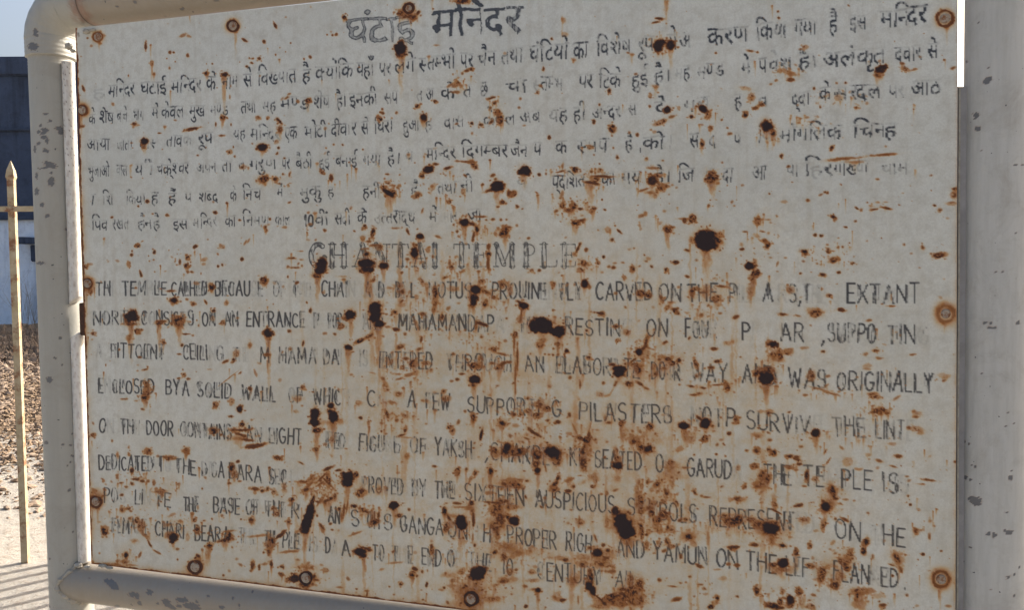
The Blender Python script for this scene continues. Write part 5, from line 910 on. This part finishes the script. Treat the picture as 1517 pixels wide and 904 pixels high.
C(1117, 664, [(1180,165,12,14),(1208,178,9,12),(1432,168,15,20),(1438,130,4,6),(1235,290,46,20,8),(1240,310,30,16),(1215,280,24,14),(1410,363,14,4),(1340,490,14,16,-20),(1308,480,12,14),(1422,472,26,16,-10),(1405,465,10,14),(1205,557,10,4),(1420,722,16,12,-30),(1453,705,4,8),
 (1315,793,7,6),(1450,825,6,12),(1170,635,6,6),(1483,670,6,14),(1235,105,6,6),(1212,95,5,5),(1380,745,5,4),(1455,35,5,4)])
C(0, 0, [(430,50,40,70),(400,20,22,40),(460,95,24,40)], 1)
C(370, 664, [(60,840,60,40,-20)], 3)
C(0, 664, [(1130,790,80,30),(1440,850,70,40),(1000,800,40,20),(600,690,20,10)], 3)
def sweep(name, path, radii, mat, parent, nseg=96, cap=True, jag=None):
    """pipe along path (list of Vector) with ring radii"""
    path = [Vector(p) for p in path]; n = len(path); V = []; ups = Vector((0, 1, 0))
    for i, p in enumerate(path):
        t = (path[min(i + 1, n - 1)] - path[max(i - 1, 0)]).normalized()
        a = ups.cross(t).normalized(); b = t.cross(a)
        for k in range(nseg):
            an = 2 * math.pi * k / nseg
            q = p + (a * math.cos(an) + b * math.sin(an)) * radii[i]
            V.append(q)
    A = np.array([tuple(v) for v in V])
    pxx, pyy = project(A)
    mk = np.zeros((len(A), 4), np.float32); mk[:, 3] = 1
    rr = np.random.default_rng(5)
    ph = rr.random(8) * 6.28
    for cx_, cy_, rx, ry, an, ch in CHIPS:
        if cx_ > 1400: rx *= .82; ry *= .82
        m = (np.abs(pxx - cx_) < 3 * max(rx, ry) + 3) & (np.abs(pyy - cy_) < 3 * max(rx, ry) + 3)
        if not m.any(): continue
        dx = pxx[m] - cx_; dy = pyy[m] - cy_
        X = dx * math.cos(an) + dy * math.sin(an); Y = -dx * math.sin(an) + dy * math.cos(an)
        wob = 0.22 * np.sin(dx * 1.1 + cx_) * np.sin(dy * 0.9 + cy_) + 0.15 * np.sin(dx * 2.3 + dy * 1.7)
        r = np.sqrt((X / max(rx, .9)) ** 2 + (Y / max(ry, .9)) ** 2) + wob
        c = 1 - sstep(.8, 1.15, r)
        if ch == 3: mk[m, 0] = np.maximum(mk[m, 0], 0)
        elif ch == 1: mk[m, 1] = np.maximum(mk[m, 1], (1 - sstep(.3, 1.3, r)) * .75)
        else: mk[m, 0] = np.maximum(mk[m, 0], c)
    nrm = []
    me = bpy.data.meshes.new(name)
    fs = []
    for i in range(n - 1):
        for k in range(nseg):
            fs.append((i * nseg + k, i * nseg + (k + 1) % nseg, (i + 1) * nseg + (k + 1) % nseg, (i + 1) * nseg + k))
    verts = [tuple(x) for x in A]
    if cap:
        fs.append(tuple(range(nseg))[::-1]); fs.append(tuple((n - 1) * nseg + k for k in range(nseg)))
    me.from_pydata(verts, [], fs); me.materials.append(mat)
    me.polygons.foreach_set('use_smooth', [True] * len(me.polygons))
    at = me.attributes.new('marks', 'FLOAT_COLOR', 'POINT'); at.data.foreach_set('color', mk.ravel())
    me.update()
    return link(bpy.data.objects.new(name, me), parent), A

AX = 0.020                        # pipe axes lie this far behind the sheet's face
def axis_from_edges(pxl, pxr, py):
    a = ray(pxl, py); b = ray(pxr, py)
    a2 = Vector((a.x, a.y)).normalized(); b2 = Vector((b.x, b.y)).normalized()
    m = (a2 + b2).normalized(); half = math.acos(max(-1, min(1, a2.dot(b2)))) / 2
    t = (AX - CAM.y) / m.y
    c = ray((pxl + pxr) / 2, py)
    tt = t / Vector((c.x, c.y)).length
    z = CAM.z + c.z * tt
    return Vector((CAM.x + m.x * t, AX, z)), t * math.sin(half)
pa, ra = axis_from_edges(42, 111, 120)
pb, rb = axis_from_edges(65, 132.5, 700)
RP = (ra + rb) / 2
dirp = (pb - pa) / (pb.z - pa.z)
def pole_at(z): return pa + dirp * (z - pa.z)
# bars: find z so that the silhouette passes the given pixel
def bar_z(px_, py_, sign):
    v = ray(px_, py_); vy_, vz_ = v.y, v.z; L = math.hypot(vy_, vz_)
    # line through camera in y,z; the axis (AX, z) at distance RP above (sign +1) or below it
    return CAM.z + vz_ / vy_ * (AX - CAM.y) + sign * RP * L / abs(vy_)
zt1 = bar_z(150, 37.5, 1); zt2 = bar_z(380, 12.5, 1)
zb1 = bar_z(150, 832, -1); zb2 = bar_z(600, 884, -1)
xt1, xt2 = P(150, 37.5).x, P(380, 12.5).x
xb1, xb2 = P(150, 832).x, P(600, 884).x
def bar_top(x): return Vector((x, AX, zt1 + (zt2 - zt1) * (x - xt1) / (xt2 - xt1)))
def bar_bot(x): return Vector((x, AX, zb1 + (zb2 - zb1) * (x - xb1) / (xb2 - xb1)))
# right post: left silhouette only
def right_axis(pxl, py):
    a = ray(pxl, py); a2 = Vector((a.x, a.y)).normalized(); nrm = Vector((a2.y, -a2.x))
    # point on y=AX at perpendicular distance RP to the right of the ray
    # (C + s a2 + RP nrm).y = AX
    s = (AX - CAM.y - RP * nrm.y) / a2.y
    p = Vector((CAM.x, CAM.y)) + a2 * s + nrm * RP
    c = ray(pxl + 48, py); z = CAM.z + c.z * (AX - CAM.y) / c.y
    return Vector((p.x, AX, z))
qa = right_axis(1428, 60); qb = right_axis(1422.5, 860)
dirq = (qb - qa) / (qb.z - qa.z)
def rpole_at(z): return qa + dirq * (z - qa.z)

ztop = bar_top(pole_at(1.9).x).z
corner = Vector((pole_at(ztop).x, AX, ztop))
bend = RP * 1.55
# left post
zs = list(np.linspace(-0.15, 0.9, 24)) + list(np.linspace(0.905, ztop - bend + 0.012, 640))
rad = []
zlip = P(80, 78, AX - RP).z
for z in zs:
    r = RP
    d = zlip - z
    if 0 < d < 0.024: r = RP * (1 + 0.012 * math.sin(d * 1150) * (1 - d / 0.024)) 
    rad.append(r)
left_post, _ = sweep('post', [pole_at(z) for z in zs], rad, M_POLE, board)
left_post['label'] = 'left post with chipped paint'
# elbow with socket lips
path = [pole_at(z) for z in np.linspace(zlip, ztop - bend, 30)]
for i in range(1, 40):
    a = math.pi / 2 * i / 40
    path.append(Vector((corner.x + bend - bend * math.cos(a), AX, corner.z - bend + bend * math.sin(a))))
xs_end = P(112, 30, AX - RP).x
for x in np.linspace(corner.x + bend, max(xs_end, corner.x + bend + 0.012), 12): path.append(bar_top(x))
rad = []
n = len(path)
for i in range(n):
    r = RP * 1.115
    if i < 2: r = RP * (1.03 + 0.03 * i)
    if i > n - 3: r = RP * (1.03 + 0.03 * (n - 1 - i))
    rad.append(r * (1 + 0.006 * math.sin(i * 0.9)))
sweep('elbow', path, rad, M_POLE, board)
xe = path[-1].x
rz = ztop
top_o, _ = sweep('top_bar', [bar_top(x) for x in np.linspace(xe - 0.02, rpole_at(1.9).x - RP * 1.4, 420)], [RP] * 420, M_BAR, board)
def dirt(o, fn):
    at = o.data.attributes['marks']; m = np.empty(len(o.data.vertices) * 4, np.float32); at.data.foreach_get('color', m); m = m.reshape(-1, 4)
    co = np.empty(len(o.data.vertices) * 3, np.float32); o.data.vertices.foreach_get('co', co); fn(co.reshape(-1, 3), m)
    at.data.foreach_set('color', m.ravel())
def seam(co, m):
    d = co[:, 0] - xe; wob = 0.004 * np.sin(co[:, 2] * 230) + 0.003 * np.sin(co[:, 2] * 510 + 1)
    m[:, 2] = np.maximum(m[:, 2], 0.9 * (1 - sstep(0.001, 0.004, d)))
    m[:, 1] = np.maximum(m[:, 1], 0.75 * (1 - sstep(0.008, 0.026, d + wob)))
dirt(top_o, seam)
bot_o, _ = sweep('bottom_bar', [bar_bot(x) for x in np.linspace(pole_at(1.0).x + RP * 0.3, rpole_at(0.9).x - RP * 0.6, 500)], [RP] * 500, M_BAR, board)
top_z_r = bar_top(rpole_at(1.9).x).z
zs = list(np.linspace(-0.15, 0.9, 24)) + list(np.linspace(0.905, top_z_r - bend, 640))
ro_, _ = sweep('post', [rpole_at(z) for z in zs], [RP] * len(zs), M_POST_LIT, board)
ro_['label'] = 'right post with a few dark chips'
pth = [rpole_at(z) for z in np.linspace(top_z_r - bend - 0.03, top_z_r - bend, 8)]
cr = rpole_at(top_z_r)
for i in range(1, 24):
    a = math.pi / 2 * i / 24
    pth.append(Vector((cr.x - bend + bend * math.cos(a), AX, top_z_r - bend + bend * math.sin(a))))
pth.append(Vector((cr.x - bend - 0.03, AX, top_z_r)))
sweep('elbow', pth, [RP * 1.115] * len(pth), M_POLE, board)
# pale tube added for the left post's sunlit strip, broken where the lug sits
def sun_strip(y0, y1, s0, s1):
    n = 160; V = []; Fs = []; k_ = 40; d = 0.012
    for i in range(n):
        y = y0 + (y1 - y0) * i / (n - 1)
        for k in range(k_):
            a = 2 * math.pi * k / k_
            sl = (s0 if i < n / 2 else s1) * math.cos(a) * 6 * (1 - min(i, n - 1 - i) / (n / 2)) ** 6
            c = P(102.2 + (y + sl - 130) * 0.0322, y + sl, d)
            rr_ = 0.0112 * (1 + 0.012 * math.sin(y * .09) + 0.008 * math.sin(y * .31 + a))
            V.append((c.x + math.cos(a) * rr_, d + math.sin(a) * rr_ * .95, c.z))
    for i in range(n - 1):
        for k in range(k_): Fs.append((i * k_ + k, i * k_ + (k + 1) % k_, (i + 1) * k_ + (k + 1) % k_, (i + 1) * k_ + k))
    Fs.append(tuple(range(k_))[::-1]); Fs.append(tuple((n - 1) * k_ + k for k in range(k_)))
    o = mesh_obj('added_sun_strip', V, Fs, M_SUN_STRIP, board)
    at = o.data.attributes.new('marks', 'FLOAT_COLOR', 'POINT')
    A = np.array([tuple(v) for v in V]); pxx, pyy = project(A)
    m = np.zeros((len(V), 4), np.float32); m[:, 3] = 1
    g = np.sin(pyy * 1.3 + pxx * .9) * np.sin(pyy * .37 + 2) * np.sin(pxx * 1.7 + pyy * .11)
    m[:, 0] = sstep(.62, .75, g) * np.where(pyy < 260, .8, .35)
    m[:, 1] = sstep(.35, .8, np.sin(pyy * .21 + 1) * np.sin(pyy * .067 + pxx * .5)) * .3
    at.data.foreach_set('color', m.ravel())
sun_strip(92, 446, 0, -1.0)
sun_strip(499, 833, -1.2, 0)
# weld beads
def blob(name, c, r, sc, parent, mat, seed, sub=3):
    bm = bmesh.new(); bmesh.ops.create_icosphere(bm, subdivisions=sub, radius=1.0)
    rr = random.Random(seed); ph = [rr.random() * 6 for _ in range(6)]
    for v in bm.verts:
        d = 1 + 0.18 * math.sin(v.co.x * 5 + ph[0]) * math.sin(v.co.z * 6 + ph[1]) + 0.12 * math.sin(v.co.y * 9 + ph[2] + v.co.x * 4)
        v.co = Vector((v.co.x * sc[0] * d * r, v.co.y * sc[1] * d * r, v.co.z * sc[2] * d * r)) + c
    return bm_obj(name, bm, mat, parent, True)
for k, (x, y, d, r, sc) in enumerate([(102,68,-0.002,.0065,(1.1,.8,.9)),(108,75,0.0,.005,(1,.8,.7)),(128,46,-0.002,.006,(1.3,.7,.7)),(137,44,-0.002,.0045,(1.5,.6,.6)),(118,52,0.004,.008,(1,.6,1)),
                                   (116,838,-0.000,.007,(1.2,.8,.7)),(130,841,-0.002,.005,(1.4,.8,.6)),(152,839,-0.002,.006,(1.6,.7,.5)),(162,842,-0.002,.005,(1.6,.7,.5))]):
    blob('weld_bead', P(x, y, d), r, sc, board, M_WELD, k)
# weld ring where the bottom bar meets the post
n = 120; V = []; Fs = []
c0 = bar_bot(pole_at(1.0).x)
xp = pole_at(c0.z).x
for k in range(n):
    a = 2 * math.pi * k / n
    yy = math.cos(a) * RP * 0.99; zz = math.sin(a) * RP * 0.99
    x = xp + math.sqrt(max(RP * RP - yy * yy, 0)) 
    b = bar_bot(x)
    cpt = Vector((x, AX + yy, b.z + zz))
    rr_ = 0.0048 * (1 + 0.45 * math.sin(a * 23) * math.sin(a * 7 + 1) + .2 * math.sin(a * 41))
    out = Vector((0, math.cos(a), math.sin(a)))
    for j in range(8):
        t = 2 * math.pi * j / 8
        V.append(cpt + (Vector((1, 0, 0)) * math.cos(t) + out * math.sin(t)) * rr_)
for k in range(n):
    for j in range(8):
        Fs.append((k * 8 + j, ((k + 1) % n) * 8 + j, ((k + 1) % n) * 8 + (j + 1) % 8, k * 8 + (j + 1) % 8))
mesh_obj('weld_bead', V, Fs, M_WELD, board)
# fixing lugs between posts and sheet, behind its edge
for (x0, x1, y0, y1) in ((116.5, 150, 449, 498),):
    a = P(x0, y0, 0.008); b = P(x1, y1, 0.008)
    bm = bmesh.new(); box_bm(bm, a.x, b.x, 0.0075, 0.040, b.z, a.z, 0.0015)
    bm_obj('fixing_lug', bm, M_RUSTY, board)
def strip(name, x0a, x1a, x0b, x1b, ya, yb_, d0, d1, mat):
    a, b, c, e = P(x0a, ya, d0), P(x1a, ya, d0), P(x1b, yb_, d0), P(x0b, yb_, d0)
    V = [(p.x, d, p.z) for d in (d0, d1) for p in (a, b, c, e)]
    return mesh_obj(name, V, [(0, 1, 2, 3), (7, 6, 5, 4), (0, 4, 5, 1), (1, 5, 6, 2), (2, 6, 7, 3), (3, 7, 4, 0)], mat, board, False)
strip('edge_strip', 1408, 1434, 1404, 1430, 128, 985, 0.0095, 0.013, M_STRIP)
strip('edge_wire', 1420.4, 1423.2, 1416.6, 1419.4, 128, 985, 0.0052, 0.0082, M_WELD)

# ------------------------------------------------------------------ ground
def ground():
    n = 80; xs = []
    sgn = lambda t: math.copysign(abs(t) ** 3 * 400, t)
    g = [sgn(-1 + 2 * i / n) for i in range(n + 1)]
    V = []; Fs = []
    for y in g:
        for x in g:
            X = CAM.x + x; Y = CAM.y + y
            h = 0.02 * math.sin(X * 2.1) * math.sin(Y * 1.7) + 0.01 * math.sin(X * 5.3 + Y * 3.1)
            V.append((X, Y, h * min(1, 8 / (abs(x) + abs(y) + 1))))
    for j in range(n):
        for i in range(n):
            Fs.append((j * (n + 1) + i, j * (n + 1) + i + 1, (j + 1) * (n + 1) + i + 1, (j + 1) * (n + 1) + i))
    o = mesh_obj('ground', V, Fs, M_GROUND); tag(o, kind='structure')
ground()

# ------------------------------------------------------------------ picket fence
base = G(38, 836)
fdir = R3 @ Vector((1, 0, 0)); fdir.z = 0; fdir.normalize()          # runs across the view
fnor = Vector((-fdir.y, fdir.x, 0))
def on_fence(px_, py_):
    v = ray(px_, py_); t = (base - CAM).dot(fnor) / v.dot(fnor); return CAM + v * t
tip = on_fence(10, 238); rail_z = on_fence(25, 310).z
fence = bpy.data.objects.new('picket_fence', None); COL.objects.link(fence)
fence.location = base
tag(fence, 'cream iron picket fence with spear tips on the sandy ground beyond the board', 'fence')
PKH = tip.z - 0.0; W = 0.0165
def picket():
    bm = bmesh.new()
    V = []
    prof = [(0, 1.0), (PKH - 0.10, 1.0), (PKH - 0.085, 1.28), (PKH - 0.05, 1.0), (PKH, 0.08)]
    for z, s in prof:
        for sx, sy in ((-1, -1), (1, -1), (1, 1), (-1, 1)):
            V.append((sx * W * s, sy * W * 0.9 * s, z))
    F_ = [(0, 1, 2, 3)]
    for i in range(len(prof) - 1):
        for k in range(4): F_.append((i * 4 + k, i * 4 + (k + 1) % 4, (i + 1) * 4 + (k + 1) % 4, (i + 1) * 4 + k))
    L = (len(prof) - 1) * 4; F_.append((L, L + 1, L + 2, L + 3))
    me = bpy.data.meshes.new('picket'); me.from_pydata(V, [], F_); me.materials.append(M_FENCE); me.update(); return me
pm = picket(); ang = math.atan2(fdir.y, fdir.x)
off0 = 0.0
for k in range(-6, 26):
    o = bpy.data.objects.new('picket', pm); link(o, fence)
    o.location = fdir * (0.185 * k); o.location.z = -0.0
    o.rotation_euler = (0.0, 0.0, ang + math.radians(8))
for z in (rail_z,):
    bm = bmesh.new(); box_bm(bm, -1.2, 4.3, -0.035, -0.022, z - 0.014, z + 0.014, 0.002)
    ob = bm_obj('rail', bm, M_FENCE, fence); ob.rotation_euler = (0, 0, ang)

# ------------------------------------------------------------------ building behind
bld = bpy.data.objects.new('shaded_building', None); COL.objects.link(bld)
wb = G(20, 492)
bld.location = wb; bld.rotation_euler = (0, 0, ang)
tag(bld, 'tall blue grey building in shade far behind the fence, pale blue below', 'building')
D = (wb - CAM).dot(fnor)
def zat(py_): 
    v = ray(20, py_); return (CAM + v * (D / v.dot(fnor))).z
z_top, z_l1, z_l2, z_low = zat(84), zat(112), zat(194), zat(326)
def bpart(name, x0, x1, y0, y1, z0, z1, m, bev=0.0):
    bm = bmesh.new(); box_bm(bm, x0, x1, y0, y1, z0, z1, bev); return bm_obj(name, bm, m, bld)
bpart('lower_wall', -9, 22, 0, 6, -0.3, z_low, M_WALL_LO)
bpart('ledge', -9.05, 22.05, -0.10, 6.05, z_low + 0.0, z_low + 0.11, M_WALL_UP, 0.02)
bpart('upper_wall', -8.98, 21.98, 0.03, 5.98, z_low + 0.11, z_l2, M_WALL_UP)
bpart('ledge', -9.04, 22.04, -0.05, 6.04, z_l2, z_l2 + 0.08, M_WALL_UP, 0.02)
bpart('upper_wall', -8.99, 21.99, 0.01, 5.99, z_l2 + 0.08, z_l1, M_WALL_UP)
bpart('parapet', -9.08, 22.08, -0.07, 6.08, z_l1, z_top, M_WALL_UP, 0.03)
# dark bracket jutting from the wall
bx = (wb - CAM); 
bpart('drain_spout', 0.35, 0.62, -0.5, 0.02, zat(362), zat(352), M_WALL_UP, 0.02)
bpart('drain_spout', 0.52, 0.66, -0.10, 0.02, zat(388), zat(363), M_WALL_UP, 0.02)

# ------------------------------------------------------------------ rubble and litter
def rubble():
    rr = random.Random(3); V = []; Fs = []
    o0 = CAM.copy()
    fwd = fnor
    ico = [(0, 0, 1), (.89, 0, .45), (.28, .85, .45), (-.72, .53, .45), (-.72, -.53, .45), (.28, -.85, .45), (.72, .53, -.45), (-.28, .85, -.45), (-.89, 0, -.45), (-.28, -.85, -.45), (.72, -.53, -.45), (0, 0, -1)]
    fc = [(0,1,2),(0,2,3),(0,3,4),(0,4,5),(0,5,1),(1,6,2),(2,7,3),(3,8,4),(4,9,5),(5,10,1),(6,7,2),(7,8,3),(8,9,4),(9,10,5),(10,6,1),(11,7,6),(11,8,7),(11,9,8),(11,10,9),(11,6,10)]
    for _ in range(14000):
        d = 5.2 + 14.5 * rr.random() ** 1.0
        xx = -0.575 * d + (rr.random() - 0.5) * (1.0 + 0.12 * d)
        if d < 9 and rr.random() < 0.7: continue
        s = (0.008 + 0.03 * rr.random() ** 4) * (0.6 + d * 0.09)
        p = o0 + fwd * d + fdir * xx; 
        mound = 0.35 * math.exp(-((d - 17) / 3.0) ** 2)
        b = len(V); q = rr.random() * 6.28; fl = 0.25 + 0.5 * rr.random(); el = 0.5 + rr.random()
        tl = rr.gauss(0, .4)
        for a in ico:
            x = a[0] * s * el * (1 + .25 * (rr.random() - .5)); y = a[1] * s / el; z = a[2] * s * fl + x * tl * .5
            V.append((p.x + x * math.cos(q) - y * math.sin(q), p.y + x * math.sin(q) + y * math.cos(q), mound * rr.random() + z + s * .2))
        for f in fc: Fs.append(tuple(b + i for i in f))
    o = mesh_obj('rubble', V, Fs, M_STONE, None, False)
    tag(o, 'loose stones and dry leaf litter lying on the ground before the building', 'rubble', kind='stuff')
rubble()
def litter():
    rr = random.Random(21); V = []; Fs = []
    for _ in range(24000):
        d = 5.6 + 9.5 * rr.random() ** 0.9
        if d < 8 and rr.random() < min(.96, 0.6 * (8 - d)): continue
        xx = -0.575 * d + (rr.random() - 0.5) * (0.9 + 0.1 * d)
        p = CAM + fnor * d + fdir * xx; b = len(V); q = rr.random() * 6.28
        L = (0.006 + 0.030 * rr.random() ** 2) * (0.7 + .06 * d); Wd = L * (0.25 + .5 * rr.random()); h = L * (.1 + .5 * rr.random())
        for (x, y, z) in ((-L, 0, 0), (0, -Wd, h * .3), (L, 0, h), (0, Wd, h * .9), (0, 0, h * 1.6), (0, 0, -.002)):
            V.append((p.x + x * math.cos(q) - y * math.sin(q), p.y + x * math.sin(q) + y * math.cos(q), z + .004 + .02 * rr.random() ** 3))
        for i in range(4): Fs.append((b + i, b + (i + 1) % 4, b + 4)); Fs.append((b + (i + 1) % 4, b + i, b + 5))
    o = mesh_obj('leaf_litter', V, Fs, M_LITTER, None, False)
    tag(o, 'fine brown leaf litter scattered over the sandy ground', 'litter', kind='stuff')
litter()
def weed():
    rr = random.Random(9); b0 = G(44, 508); V = []; Fs = []
    def twig(p, d, L, r, dep):
        n = 6; pr = None
        for i in range(n):
            t = i / (n - 1); c = p + d * (L * t) + Vector((0, 0, .04 * t * t)); rad_ = r * (1 - .7 * t)
            b = len(V)
            for k in range(4):
                a = k * math.pi / 2; V.append(c + Vector((math.cos(a) * rad_, math.sin(a) * rad_, 0)))
            if pr is not None:
                for k in range(4): Fs.append((pr + k, pr + (k + 1) % 4, b + (k + 1) % 4, b + k))
            pr = b
            if dep < 2 and i > 1 and rr.random() < .8:
                nd = (d + Vector((rr.gauss(0, .5), rr.gauss(0, .5), rr.gauss(0, .3)))).normalized()
                twig(c, nd, L * .5, rad_ * .7, dep + 1)
    for _ in range(9):
        d = Vector((rr.gauss(0, .3), rr.gauss(0, .3), 1)).normalized(); twig(b0 + Vector((rr.gauss(0, .08), rr.gauss(0, .08), 0)), d, .9 + .3 * rr.random(), .007, 0)
    o = mesh_obj('dry_weed', V, Fs, M_WEED, None, False)
    tag(o, 'thin leafless dry weed standing before the pale blue wall', 'plant')
weed()
